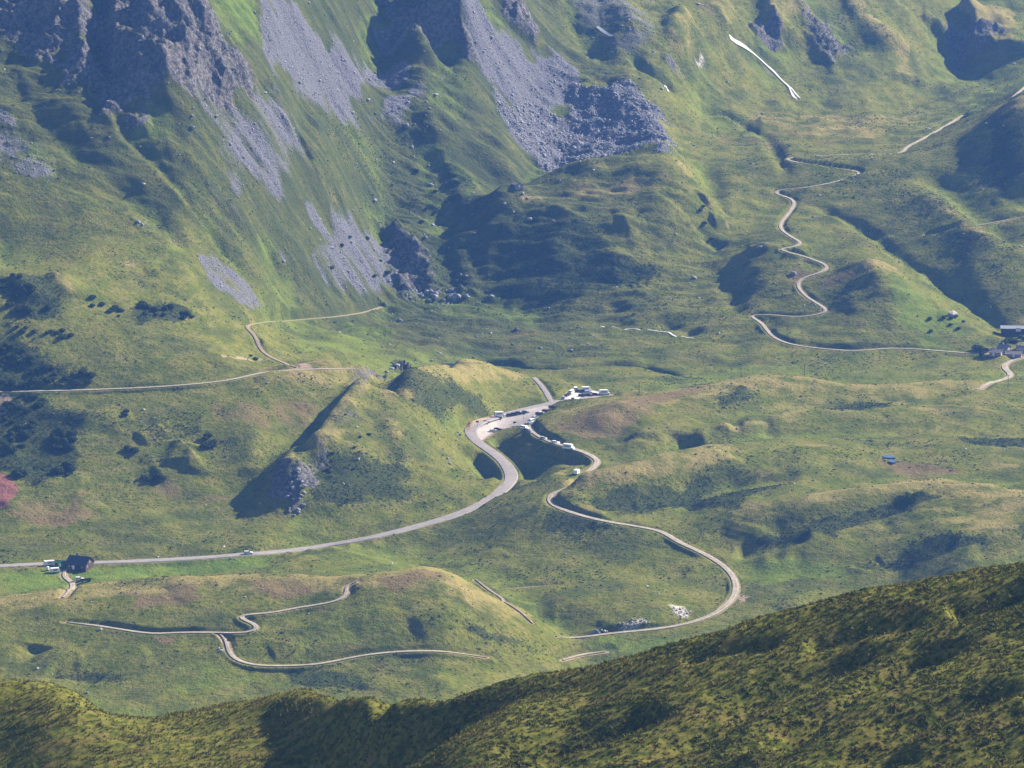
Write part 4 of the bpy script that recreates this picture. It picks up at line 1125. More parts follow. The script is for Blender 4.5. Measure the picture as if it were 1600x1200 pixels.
# ------------------------------------------------------------------ buildings
SLATE = simple('slate_roof', (.055, .062, .085), (.038, .042, .058), 1.2, .6, .3)
WOODD = simple('dark_timber', (.070, .048, .034), (.045, .032, .024), 1.5, .8)
STONEW = simple('stone_wall', (.30, .27, .24), (.20, .18, .165), 1.3, .9, bump=.15)
PINKW = simple('pink_stone_wall', (.36, .27, .25), (.25, .19, .18), 1.0, .9, bump=.15)
WHITEP = simple('white_paint', (.78, .76, .72), (.70, .68, .64), 1.0, .7)
GREENP = simple('green_sheet', (.03, .13, .07), (.02, .10, .05), 1.5, .6)
ROOFG = simple('grey_sheet_roof', (.36, .36, .38), (.28, .28, .30), .8, .5, .4)
LAUZE = simple('stone_slab_roof', (.26, .225, .225), (.17, .15, .155), 1.4, .85, bump=.12)
def house(u, v, yaw, name, label, L_, W_, Hw, Hr, wall, roofm, cat='house', doors=(), wins=(), chim=True, over=.5, slabs=(6, 4)):
    p = spot(u, v); r = empty(name, p, R(yaw))
    MB().prism([(-W_ / 2, -1.5), (-W_ / 2, Hw), (0, Hr), (W_ / 2, Hw), (W_ / 2, -1.5)], -L_ / 2, L_ / 2).build('wall', wall, r)
    sl_ = (Hr - Hw) / (W_ / 2); rf_ = empty('roof', (0, 0, 0)); rf_.parent = r
    nx, nr = slabs
    n3 = Vector((sl_, 0, 1)).normalized()
    base_mesh = None
    for s_ in (-1, 1):
        run = W_ / 2 + over
        for j in range(nr):                     # courses of roof sheets, each lapping the one below
            for i in range(nx):
                x0, x1 = run * j / nr, run * (j + 1) / nr + .06
                y0 = -L_ / 2 - over + (L_ + 2 * over) * i / nx + .015; y1 = -L_ / 2 - over + (L_ + 2 * over) * (i + 1) / nx - .015
                up = .10 - .02 * (j / nr)
                m = MB(); vs_ = []
                for t in (0, .06):
                    for y in (y0, y1):
                        for x, lf in ((x0, .0), (x1, .04)):
                            vs_.append((s_ * x, y, Hr - sl_ * x + up + lf + t))
                m.add(vs_, [(0, 1, 3, 2), (4, 6, 7, 5), (0, 4, 5, 1), (2, 3, 7, 6), (0, 2, 6, 4), (1, 5, 7, 3)] if s_ > 0 else [(0, 2, 3, 1), (4, 5, 7, 6), (0, 1, 5, 4), (2, 6, 7, 3), (0, 4, 6, 2), (1, 3, 7, 5)])
                m.build('roof_sheet', roofm, rf_)
    MB().prism([(-.22, Hr + .02), (0, Hr + .30), (.22, Hr + .02)], -L_ / 2 - over, L_ / 2 + over).build('ridge_cap', roofm, rf_)
    if chim: MB().box((W_ * .18, L_ * .2, Hr + .1), (.8, .8, 1.8)).build('chimney', wall, rf_)
    for k, (side, a, w_, h_) in enumerate(doors):
        c = (side * (W_ / 2 + .03), a, h_ / 2) if abs(side) == 1 else (a, (1 if side > 0 else -1) * (L_ / 2 + .03), h_ / 2)
        d = (.1, w_, h_) if abs(side) == 1 else (w_, .1, h_)
        dr = MB().box(c, d).build('door', WHITEP if k % 2 == 0 else WOODD, r)
    for side, a, z, w_, h_ in wins:
        c = (side * (W_ / 2 + .03), a, z) if abs(side) == 1 else (a, (1 if side > 0 else -1) * (L_ / 2 + .03), z)
        d = (.1, w_, h_) if abs(side) == 1 else (w_, .1, h_)
        wd = MB().box(c, d).build('window', WHITEP, r)
        c2 = (c[0] + (.055 * side if abs(side) == 1 else 0), c[1] + (0 if abs(side) == 1 else .055 * (1 if side > 0 else -1)), c[2])
        d2 = (.02, w_ * .8, h_ * .8) if abs(side) == 1 else (w_ * .8, .02, h_ * .8)
        MB().box(c2, d2).build('pane', GLASS, wd)
    return tag(r, label, cat)
# yaw 0: ridge runs away from the viewer; side -1/+1 = left/right eave walls, -2/+2 = near/far gables
house(125, 887, 68, 'chalet', 'dark slate-roofed farm chalet beside the road in the green field', 10.5, 8.5, 2.6, 5.6, WOODD, SLATE, 'chalet',
      doors=((-1, 1.5, 1.6, 1.9), (-1, -.8, 1.1, 1.9)), wins=((-1, 3.6, 1.4, .9, .8), (-1, -3.2, 1.4, .9, .8), (-2, 0, 3.2, 1.0, .9), (-2, -2.2, 1.4, .9, .9)), slabs=(8, 4))
house(95, 884.5, 80, 'shed', 'small green sheet-metal shed left of the slate-roofed chalet', 5.0, 3.0, 1.9, 2.6, GREENP, GREENP, 'shed', doors=((-1, 0, 1.2, 1.7),), chim=False, over=.2, slabs=(4, 2))
house(809, 292, 20, 'stone_hut', 'tiny brown stone hut at the foot of the far boulder slope', 6.0, 5.0, 1.9, 3.0, STONEW, LAUZE, 'hut', doors=((-2, 0, 1.0, 1.7),), chim=False, slabs=(4, 3))
house(1556, 555, 75, 'stone_house', 'pinkish stone house at the left end of the hamlet', 6.5, 5, 2.2, 3.6, PINKW, LAUZE, 'house', doors=((-1, 1, 1.2, 1.9),), wins=((-1, -2, 1.5, .9, .9), (-1, 3, 1.5, .9, .9)))
house(1569, 549, 60, 'stone_house', 'grey-roofed stone house highest in the hamlet', 6, 5, 2.4, 4.0, STONEW, LAUZE, 'house', doors=((-1, 0, 1.2, 1.9),), wins=((-1, -2.4, 1.7, .9, .9), (-1, 2.4, 1.7, .9, .9)))
house(1584, 557, 80, 'stone_house', 'low pink stone house at the road in the hamlet', 9, 5, 1.9, 3.2, PINKW, LAUZE, 'house', doors=((-1, 0, 1.4, 1.8),), wins=((-1, -3.5, 1.3, .9, .8), (-1, 3.5, 1.3, .9, .8)))
house(1598, 551, 70, 'stone_house', 'stone house at the right edge of the hamlet', 7, 5, 2.2, 3.8, STONEW, LAUZE, 'house', doors=((-1, 1, 1.2, 1.9),), wins=((-1, -2, 1.5, .9, .9),))
house(1623, 517, 86, 'long_barn', 'long low barn with pale sheet roof above the hamlet', 44, 6, 1.8, 2.9, WOODD, ROOFG, 'barn',
      doors=((-1, 12, 3.0, 2.2), (-1, 0, 3.0, 2.2)), wins=tuple((-1, a, 1.5, 1.2, .7) for a in (-18, -12, -6, 6, 18)), chim=False, slabs=(22, 3))
# farmyard pieces
def tank(u, v):
    r = empty('water_tank', spot(u, v), 0)
    MB().cyl((0, 0, .5), (0, 0, 1.8), .75, .75, 14).build('tank', WHITEP, r); MB().cyl((0, 0, 1.8), (0, 0, 2.05), .75, .25, 14).build('lid', WHITEP, r); MB().box((0, 0, .25), (1.2, 1.2, .5)).build('stand', STEEL, r)
    return tag(r, 'white upright water tank between the two farm caravans', 'tank')
tank(74.5, 891.5)
def wagon():
    r = empty('hay_wagon', spot(134, 909.5), R(5))
    MB().box((0, 0, .95), (5.0, 2.1, .18)).build('deck', WOODD, r)
    for s_ in (-1, 1): MB().box((0, s_ * 1.05, 1.3), (5.0, .08, .55)).build('side_board', WOODD, r)
    for sx in (-1.6, 1.6):
        for s_ in (-1, 1): MB().cyl((sx, s_ * .95 - .1, .45), (sx, s_ * .95 + .1, .45), .45, .45, 12).build('wheel', RUBBER, r)
    MB().box((3.2, 0, .6), (1.5, .12, .12)).build('tow_bar', STEEL, r)
    return tag(r, 'low dark wagon parked on the grass below the chalet', 'wagon')
wagon()
car('off-roader', 'white', 124.5, 907, 5, 'white off-roader coupled before the dark wagon below the chalet', None)
car('hatchback', 'grey', 112, 890, 30, 'grey hatchback at the yard corner of the slate-roofed chalet', None)

# ------------------------------------------------------------------ poles and sign posts
def pole(u, v, h, label, arm=True):
    r = empty('utility_pole', spot(u, v), R(20))
    MB().cyl((0, 0, -.5), (0, 0, h), .17, .11, 8).build('post', WOODD, r)
    if arm: MB().box((0, 0, h - .5), (1.6, .12, .12)).build('cross_arm', WOODD, r)
    for s_ in (-.65, .65): MB().cyl((s_, 0, h - .44), (s_, 0, h - .2), .06, .04, 6).build('insulator', WHITEP, r)
    return tag(r, label, 'pole', 'wooden utility poles along the valley')
pole(998.5, 615, 6.4, 'wooden utility pole on the brown crest right of the car park')
pole(1257, 587, 6.4, 'wooden utility pole standing below the zigzag track')
pole(1575, 605, 7.0, 'wooden utility pole on grass below the hamlet road')
SIGNB = simple('sign_board', (.03, .035, .06), (.04, .045, .07), 2.0, .5)
def sign(u, v, label, h=3.0):
    r = empty('sign_post', spot(u, v), R(12))
    MB().cyl((0, 0, -.3), (0, 0, h), .07, .07, 6).build('post', STEEL, r); MB().box((0, -.05, h - .35), (1.7, .08, .9)).build('board', SIGNB, r)
    return tag(r, label, 'sign', 'dark sign posts at the pass')
sign(745.8, 671, 'dark sign post at the inside of the road bend')
sign(818, 656.5, 'tall dark sign post in the middle of the apron', 3.6)
sign(804, 665, 'low dark notice board on the grass edge of the apron', 1.8)
sign(895, 626.5, 'small dark sign post at the mouth of the gravel lot', 1.8)

# ------------------------------------------------------------------ water
def water_mat():
    m, nt, bs = mat_new('still_water'); g = NT_(nt)
    pos = g.n('ShaderNodeNewGeometry').outputs['Position']
    g.l(g.mix(g.noise(pos, .8), (.02, .035, .06), (.03, .05, .08)), bs.inputs['Base Color']); bs.inputs['Roughness'].default_value = .06; bs.inputs['IOR'].default_value = 1.33
    b = g.n('ShaderNodeBump'); b.inputs['Strength'].default_value = .15; b.inputs['Distance'].default_value = .05; g.l(g.noise(pos, 2.5), b.inputs['Height']); g.l(b.outputs[0], bs.inputs['Normal'])
    return m
MT['water'] = water_mat()
for pp in ([(1378,713),(1386,711),(1396,714),(1399,717),(1390,717),(1381,716)], [(1390,719),(1398,718),(1401,722),(1395,726),(1388,723)]):
    P3 = cast(pp); zt = float(P3[:, 2].max()) + .12
    c_ = P3[:, :2].mean(0); L = np.array([c_ + (p - c_) for p in P3[:, :2]]); n_ = len(L)
    L = catmull(np.vstack([L, L[:1]]), 2.0)[:-1]; n_ = len(L)
    o = mesh_obj('pond', [(x, y, zt) for x, y in L] + [(x, y, zt - 1.5) for x, y in L], [tuple(range(n_))] + [(i, (i + 1) % n_, n_ + (i + 1) % n_, n_ + i) for i in range(n_)], MT['water'])
    o['kind'] = 'structure'
SNOW = simple('old_snow', (.60, .60, .62), (.44, .43, .44), .5, .7)
def ribbon(name, pix, hw, mat, lift, tip=0.0):
    L = catmull(cast(catmull(np.array(pix, float), 8))[:, :2], 4.0); L = np.stack([smooth(L[:, 0], 2), smooth(L[:, 1], 2)], 1)
    t = np.gradient(L, axis=0); t /= np.hypot(t[:, 0], t[:, 1])[:, None] + 1e-9; nr = np.stack([-t[:, 1], t[:, 0]], 1)
    w = hw * (1 + .35 * np.sin(np.arange(len(L)) * .9) * np.sin(np.arange(len(L)) * .23))
    w = w * (1 - tip * np.linspace(0, 1, len(L)))
    A_ = L + nr * w[:, None]; B_ = L - nr * w[:, None]
    z = np.minimum(np.minimum(fine_h(A_[:, 0], A_[:, 1]), fine_h(B_[:, 0], B_[:, 1])) + lift + .25, fine_h(L[:, 0], L[:, 1]) + lift + .3)
    za = zb_ = z
    if 'snow' in name: za, zb_ = fine_h(A_[:, 0], A_[:, 1]) + lift, fine_h(B_[:, 0], B_[:, 1]) + lift
    vs_ = [(*a, zz_) for a, zz_ in zip(A_, za)] + [(*b, zz_) for b, zz_ in zip(B_, zb_)]; n_ = len(L)
    o = mesh_obj(name, vs_, [(i, n_ + i, n_ + i + 1, i + 1) for i in range(n_ - 1)], mat, None, True); o['kind'] = 'structure'
    return o
ribbon('stream', [(690,569),(730,566),(765,566),(800,572),(850,574),(900,573),(935,570),(960,571),(990,569),(1015,572),(1042,580),(1060,588),(1090,592)], 1.7, MT['water'], .10)
FOAM = simple('pale_stream_bed', (.62, .62, .64), (.42, .42, .44), 1.2, .6)
ribbon('stream', [(938,510),(970,513),(1010,516),(1045,520),(1062,526),(1085,529)], .55, FOAM, .12)

ribbon('snow_gully', [(1140,59),(1152,66),(1172,80),(1190,95),(1208,112),(1224,128),(1240,142),(1250,154)], 1.15, SNOW, .7, .55)
ribbon('snow_gully', [(1222,127),(1234,135),(1236,148),(1246,158)], .7, SNOW, .7, .6)
ribbon('snow_gully', [(933,42),(944,48),(957,57)], 1.1, SNOW, .3, .3)
ribbon('snow_gully', [(1040,135),(1044,143)], .9, SNOW, .3, .3)

# ------------------------------------------------------------------ shrubs, trees, boulders
def leaf_mat(name, a, b):
    m, nt, bs = mat_new(name); g = NT_(nt)
    pos = g.n('ShaderNodeNewGeometry').outputs['Position']
    g.l(g.mix(g.ramp(g.noise(pos, .9, 4, .6), .35, .65), a, b), bs.inputs['Base Color']); bs.inputs['Roughness'].default_value = .8; bs.inputs['Specular IOR Level'].default_value = .03
    return m
MT['alder'] = leaf_mat('alder_leaves', (.026, .042, .016), (.052, .072, .022))
MT['spruce'] = leaf_mat('spruce_needles', (.016, .028, .014), (.03, .046, .018))
def bush_mesh(seed, tree=False):
    r = random.Random(seed); vs_, fs = [], []
    lobes = [(r.uniform(-.45, .45), r.uniform(-.45, .45), r.uniform(.35, .6), r.uniform(.45, .65)) for _ in range(5)] + [(0, 0, .55, .7)]
    for cx, cy, cz, rad in lobes:
        for _ in range(70):
            a, b = r.uniform(0, 6.283), math.acos(r.uniform(-.35, 1))
            d = Vector((math.sin(b) * math.cos(a), math.sin(b) * math.sin(a), math.cos(b)))
            p = Vector((cx, cy, cz)) + d * rad * r.uniform(.72, 1.08)
            if p.z < 0: continue
            n3 = (d + Vector((r.uniform(-.6, .6), r.uniform(-.6, .6), r.uniform(-.4, .6)))).normalized(); t = n3.orthogonal().normalized(); t.rotate(Matrix.Rotation(r.uniform(0, 6.28), 3, n3)); q = n3.cross(t)
            s_ = r.uniform(.10, .19); k = len(vs_)
            vs_ += [p - t * s_, p - q * s_ * .6 + n3 * .03, p + t * s_, p + q * s_ * .6 + n3 * .03]; fs.append((k, k + 1, k + 2, k + 3))
        # woody core keeps the clump from being see-through
        k = len(vs_); c = Vector((cx, cy, max(.25, cz - .1)))
        oc = [c + Vector(d) * rad * .72 for d in ((1, 0, 0), (-1, 0, 0), (0, 1, 0), (0, -1, 0), (0, 0, 1), (0, 0, -1))]
        vs_ += oc; fs += [(k + 4, k, k + 2), (k + 4, k + 2, k + 1), (k + 4, k + 1, k + 3), (k + 4, k + 3, k), (k + 5, k + 2, k), (k + 5, k + 1, k + 2), (k + 5, k + 3, k + 1), (k + 5, k, k + 3)]
    me = bpy.data.meshes.new('shrub'); me.from_pydata([tuple(v) for v in vs_], [], fs); me.update(); me.materials.append(MT['alder']); return me
BUSH = [bush_mesh(s_) for s_ in range(6)]
SHRUB_AREAS = [  # (u, v, ru, rv, count, scale, label)
 (22,455,32,24,26,1.0,'dark alder bush below the bare shoulder crest, upper left'),
 (55,485,28,14,10,1.0,'dark alder bush below the bare shoulder crest, upper left'),
 (150,480,14,14,5,.8,'dark bush on the open slope between two thickets, upper left'),
 (183,485,16,12,9,.9,'dark bush in the small thicket right of the shoulder'),
 (240,486,28,14,18,1.0,'dark bush in the wide thicket highest above the long track'),
 (288,494,14,6,6,.8,'dark bush at the thin right end of the wide thicket'),
 (42,516,26,5,6,.9,'dark bush in a thin row on the left slope'),
 (98,522,26,8,12,.9,'dark bush in the thicket midway down the left slope'),
 (20,558,30,20,24,1.05,'dark alder bush in the thicket at the left edge above the track'),
 (60,572,26,14,12,1.0,'dark alder bush in the thicket at the left edge above the track'),
 (110,592,42,14,26,1.0,'dark alder bush in the thicket right above the long track'),
 (30,602,36,8,16,1.0,'dark alder bush in the thicket right above the long track'),
 (40,632,36,14,20,1.0,'dark alder bush below the long track at the left edge'),
 (20,675,34,40,34,1.15,'dark alder bush in the big thicket at the left edge'),
 (95,690,24,28,24,1.15,'dark alder bush in the dense thicket ending in a point'),
 (100,735,18,9,10,1.2,'dark alder bush at the lower tip of the dense thicket'),
 (20,742,16,8,7,1.1,'dark alder bush above the reddish bare patch'),
 (205,648,14,4,4,.8,'dark bush on the brown grass of the left middle slope'),
 (205,705,14,7,7,.9,'dark bush in a clump along the faint path'),
 (325,690,14,12,9,1.1,'dark bush in the round clump left of the rocky dome'),
 (240,745,18,8,9,1.0,'dark bush in the oval clump above the road'),
 (395,560,14,5,3,.6,'small bush near the bare earth patches'),
 (540,700,40,60,12,.6,'small dark bush on the shaded flank of the dome'),
 (1530,552,14,8,7,1.2,'dark tree-like bush at the left of the hamlet'),
 (1580,532,26,6,10,1.1,'dark bush in the row above the hamlet'),
 (1480,500,50,28,12,.8,'small dark bush dotted on the slope above the hamlet'),
 (560,410,60,40,10,.8,'dark bush among the rocks at the foot of the mountain'),
 (680,300,60,60,12,.8,'dark bush on the green mountain flank'),
 (1110,345,30,30,6,.9,'dark bush in the hollows right of the far dome'),
]
def single_out(pts, lab):
    """the outermost of a cluster can be pointed out; the rest share the cluster's label"""
    out = [lab] * len(pts)
    if len(pts) < 3: return out if len(pts) == 1 else ['left ' + lab if p[0] == min(q[0] for q in pts) else 'right ' + lab for p in pts]
    left = list(range(len(pts)))
    for word, key in (('topmost', lambda i: pts[i][1]), ('lowest', lambda i: -pts[i][1]), ('leftmost', lambda i: pts[i][0]), ('rightmost', lambda i: -pts[i][0])):
        if not left: break
        k = min(left, key=key)
        if k == min(range(len(pts)), key=key): out[k] = word + ' ' + lab
        left.remove(k)
    return out
nb = 0
rb = random.Random(5)
for (cu, cv, ru, rv, cnt, sc, lab) in SHRUB_AREAS:
    pts = []
    for _ in range(max(2, int(cnt * .72))):
        a, d = rb.uniform(0, 6.283), math.sqrt(rb.random())
        pts.append((cu + ru * d * math.cos(a), cv + rv * d * math.sin(a)))
    P3 = cast(pts)
    labs = single_out(pts, lab)
    for p, lab_ in zip(P3, labs):
        o = bpy.data.objects.new('alder_bush', BUSH[nb % 6]); s_ = sc * rb.uniform(1.4, 2.9)
        o.location = (p[0], p[1], p[2] - .15); o.scale = (s_ * rb.uniform(.9, 1.3), s_ * rb.uniform(.9, 1.3), s_ * rb.uniform(.75, 1.05)); o.rotation_euler = (0, 0, rb.uniform(0, 6.28))
        tag(o, lab_, 'bush', lab); col.objects.link(o); nb += 1
print('bushes', nb, round(time.time() - T0, 1))

ICO_V = []
_t = (1 + 5 ** .5) / 2
for a, b in ((1, _t), (-1, _t), (1, -_t), (-1, -_t)): ICO_V += [(0, a, b), (a, b, 0), (b, 0, a)]
ICO_V = np.array(ICO_V) / math.hypot(1, _t)
def _hull(V):
    F_ = []
    n_ = len(V)
    for i in range(n_):
        for j in range(i + 1, n_):
            for k in range(j + 1, n_):
                e = sorted([np.linalg.norm(V[i] - V[j]), np.linalg.norm(V[j] - V[k]), np.linalg.norm(V[i] - V[k])])
                if e[2] < 1.2:
                    nn = np.cross(V[j] - V[i], V[k] - V[i])
                    F_.append((i, j, k) if nn @ (V[i] + V[j] + V[k]) > 0 else (i, k, j))
    return F_
ICO_F = np.array(_hull(ICO_V))
def rock_field(name, label, P, size, mat, seed, flat=.65):
    """one joined mesh of irregular stones too many to count"""
    r_ = np.random.default_rng(seed); n_ = len(P)
    V = ICO_V[None] * (1 + r_.uniform(-.38, .30, (n_, 12, 1)))
    V = np.sign(V) * np.abs(V) ** .8
    V = V * size[:, None, None] * r_.uniform(.6, 1.35, (n_, 1, 3)) * np.array([1, 1, flat])
    a = r_.uniform(0, 6.283, n_); c, s_ = np.cos(a)[:, None], np.sin(a)[:, None]
    V = np.stack([V[..., 0] * c - V[..., 1] * s_, V[..., 0] * s_ + V[..., 1] * c, V[..., 2]], -1) + P[:, None, :]
    Fc = (ICO_F[None] + (np.arange(n_) * 12)[:, None, None]).reshape(-1, 3)
    me = bpy.data.meshes.new(name); nf = len(Fc)
    me.vertices.add(n_ * 12); me.vertices.foreach_set('co', V.astype(np.float32).ravel())
    me.loops.add(nf * 3); me.loops.foreach_set('vertex_index', Fc.astype(np.int32).ravel())
    me.polygons.add(nf); me.polygons.foreach_set('loop_start', np.arange(0, nf * 3, 3, dtype=np.int32)); me.update()
    me.materials.append(mat); o = bpy.data.objects.new(name, me); col.objects.link(o); o['kind'] = 'stuff'; o['label'] = label
    return o
def pick(weight, n_, r_):
    """random ground points, weight per mesh cell (already by area)"""
    w = weight.reshape(NC, NROW)[:-1, :-1]
    e1 = np.stack([X[1:, :-1] - X[:-1, :-1], Y[1:, :-1] - Y[:-1, :-1]], -1); e2 = np.stack([X[:-1, 1:] - X[:-1, :-1], Y[:-1, 1:] - Y[:-1, :-1]], -1)
    w = w * np.abs(e1[..., 0] * e2[..., 1] - e1[..., 1] * e2[..., 0])
    cw = np.cumsum(w.ravel()); i = np.searchsorted(cw, r_.random(n_) * cw[-1]); ci, cj = np.unravel_index(np.minimum(i, w.size - 1), w.shape)
    a, b = r_.random(n_), r_.random(n_)
    def bl(G): return (G[ci, cj] * (1 - a) + G[ci + 1, cj] * a) * (1 - b) + (G[ci, cj + 1] * (1 - a) + G[ci + 1, cj + 1] * a) * b
    return np.stack([bl(X), bl(Y), bl(Hh)], 1), ci * NROW + cj
MT['boulder'] = simple('lichen_stone', (.28, .275, .30), (.145, .142, .16), .9, .9, bump=.1)
MT['pale_rock'] = simple('pale_limestone', (.40, .37, .345), (.26, .24, .225), 1.0, .9, bump=.12)
r_ = np.random.default_rng(11)
P, ix = pick((scree + .02) ** .8 * (1 - rock) * sstep(.02, .35, scree), 26000, r_)
rock_field('scree_stones', 'grey stones of the scree slopes', P, r_.gamma(1.6, .16, len(P)) + .2, MT['boulder'], 12)
P, ix = pick(M['boulder'] * (np.arctan2(xf, yf) > -.03), 6500, r_)
rock_field('boulder_field', 'blocks of the boulder field under the far slopes', P, r_.gamma(1.5, .20, len(P)) + .22, MT['boulder'], 13, .8)
w_ = (mtn * sstep(.0, .5, fbm(xf, yf, 60, 3, .6, 51)) * .5 + mtn * .12 + sstep(2560, 2700, rf) * .05) * (rf < 3350)
P, ix = pick(w_, 2600, r_)
rock_field('scattered_stones', 'loose stones scattered over the mountain grass', P, r_.gamma(1.6, .28, len(P)) + .3, MT['boulder'], 14)
w_ = mid * sstep(.3, .9, fbm(xf, yf, 45, 3, .6, 52)) * (rf < 2500)
P, ix = pick(w_, 700, r_)
rock_field('scattered_stones', 'loose stones scattered over the lower pastures', P, r_.gamma(1.5, .14, len(P)) + .2, MT['pale_rock'], 15)

def boulder_mesh(seed):
    r2 = np.random.default_rng(seed)
    V = ICO_V * (1 + r2.uniform(-.35, .25, (12, 1))); V = np.sign(V) * np.abs(V) ** .75
    me = bpy.data.meshes.new('boulder'); me.from_pydata(V.tolist(), [], ICO_F.tolist()); me.update(); return me
BLD = {}
for mt_ in ('pale_rock', 'boulder'):
    BLD[mt_] = []
    for s_ in range(5):
        me = boulder_mesh(90 + s_ + (20 if mt_ == 'boulder' else 0)); me.materials.append(MT[mt_]); BLD[mt_].append(me)
def boulders(pix, mt_, size, label, seed=0, jit=0):
    r2 = random.Random(seed + int(pix[0][0]))
    labs = single_out(pix, label)
    for i, p in enumerate(cast(pix)):
        s_ = size * r2.uniform(.7, 1.35)
        o = bpy.data.objects.new('boulder', BLD[mt_][r2.randrange(5)]); o.location = (p[0], p[1], p[2] + s_ * .18); o.scale = (s_ * r2.uniform(.8, 1.3), s_ * r2.uniform(.8, 1.2), s_ * r2.uniform(.6, .95)); o.rotation_euler = (r2.uniform(-.3, .3), r2.uniform(-.3, .3), r2.uniform(0, 6.28))
        tag(o, labs[i], 'boulder', label if len(pix) > 1 else None); col.objects.link(o)
def scatter(cu, cv, ru, rv, n_, seed):
    r2 = random.Random(seed); out = []
    for _ in range(n_):
        a, d = r2.uniform(0, 6.283), math.sqrt(r2.random()); out.append((cu + ru * d * math.cos(a), cv + rv * d * math.sin(a)))
    return out
boulders(scatter(1062, 957, 17, 10, 22, 1), 'pale_rock', .62, 'pale rock in the white outcrop above the gravel track', 1)
boulders(scatter(992, 975, 24, 7, 24, 2), 'pale_rock', .55, 'pale rock in the long white outcrop left of the bright one', 2)
boulders(scatter(935, 987, 14, 4, 7, 3), 'boulder', .9, 'grey rock in the low outcrop at the track end', 3)
boulders([(1487,493)], 'pale_rock', 2.6, 'big pale boulder alone on the green slope above the hamlet')
boulders([(1056,995)], 'pale_rock', .6, 'single white stone just below the gravel track')
boulders([(685,687)], 'pale_rock', 1.0, 'white boulder on the grass left of the road bend')
boulders([(692,712),(700,718),(703,725)], 'boulder', 1.0, 'dark boulder in the short line left of the road', 4)
boulders([(716,676),(719,680)], 'boulder', 1.1, 'dark boulder just outside the road bend')
boulders([(674,564)], 'pale_rock', 1.0, 'small pale boulder on top of the dome')
boulders([(612,577),(620,572),(632,570),(604,582)], 'boulder', 1.6, 'grey boulder on the rocky crown of the dome', 5)
boulders(scatter(462, 770, 16, 40, 26, 6), 'boulder', 1.1, 'pale grey rock on the crag left of the dome', 6)
boulders(scatter(690, 462, 60, 10, 26, 7), 'boulder', 1.7, 'grey block at the foot of the mountain', 7)
boulders(scatter(870, 600, 3, 1, 1, 8), 'boulder', .6, 'small dark stone by the side path')
boulders([(346,1017),(342,1014)], 'pale_rock', .8, 'white stone beside the winding track')
boulders([(157,984)], 'pale_rock', .9, 'grey stone at the left end of the winding track')
boulders(scatter(480, 592, 60, 12, 8, 9), 'boulder', .55, 'small stone dotted on the yellow meadow', 9)
boulders([(136,1083)], 'boulder', .8, 'brown rock on the near left ridge')
boulders([(560,718),(557,668)], 'pale_rock', .8, 'white stone on the flank of the dome')

# ------------------------------------------------------------------ near slope: low shrubs and grass tussocks (uncountable)
def tuft(kind, seed):
    r2 = random.Random(seed); vs_, fs = [], []
    if kind == 'shrub':
        for _ in range(34):
            a, b = r2.uniform(0, 6.283), math.acos(r2.uniform(0, 1))
            d = Vector((math.sin(b) * math.cos(a), math.sin(b) * math.sin(a), math.cos(b) * .75)); p = d * r2.uniform(.55, 1.0)
            n3 = (d + Vector((r2.uniform(-.7, .7), r2.uniform(-.7, .7), r2.uniform(-.2, .8)))).normalized(); t = n3.orthogonal().normalized(); t.rotate(Matrix.Rotation(r2.uniform(0, 6.28), 3, n3)); q = n3.cross(t)
            s_ = r2.uniform(.14, .26); k = len(vs_)
            vs_ += [p - t * s_, p - q * s_ * .55, p + t * s_, p + q * s_ * .55]; fs.append((k, k + 1, k + 2, k + 3))
        k = len(vs_); vs_ += [(.6, 0, -.1), (-.6, 0, -.1), (0, .6, -.1), (0, -.6, -.1), (0, 0, .55)]; fs += [(k + 4, k, k + 2), (k + 4, k + 2, k + 1), (k + 4, k + 1, k + 3), (k + 4, k + 3, k)]
    else:
        for _ in range(26):
            a = r2.uniform(0, 6.283); d = Vector((math.cos(a), math.sin(a), 0)); p = d * r2.uniform(0, .35); h_ = r2.uniform(.45, 1.0)
            q = Vector((-d.y, d.x, 0)) * r2.uniform(.04, .09); tip = p + d * r2.uniform(.1, .6) + Vector((0, 0, h_)); k = len(vs_)
            vs_ += [p - q - Vector((0, 0, .1)), p + q - Vector((0, 0, .1)), tip]; fs.append((k, k + 1, k + 2))
    me = bpy.data.meshes.new('low_shrub' if kind == 'shrub' else 'grass_tussock'); me.from_pydata([tuple(v) for v in vs_], [], fs); me.update()
    me.materials.append(MT[kind]); return bpy.data.objects.new(me.name, me)
MT['shrub'] = leaf_mat('heath_leaves', (.046, .064, .012), (.120, .124, .026))
MT['tussock'] = leaf_mat('dry_grass_blades', (.21, .175, .055), (.14, .135, .036))
MT['bilberry'] = leaf_mat('bilberry_leaves', (.085, .062, .026), (.125, .085, .034))
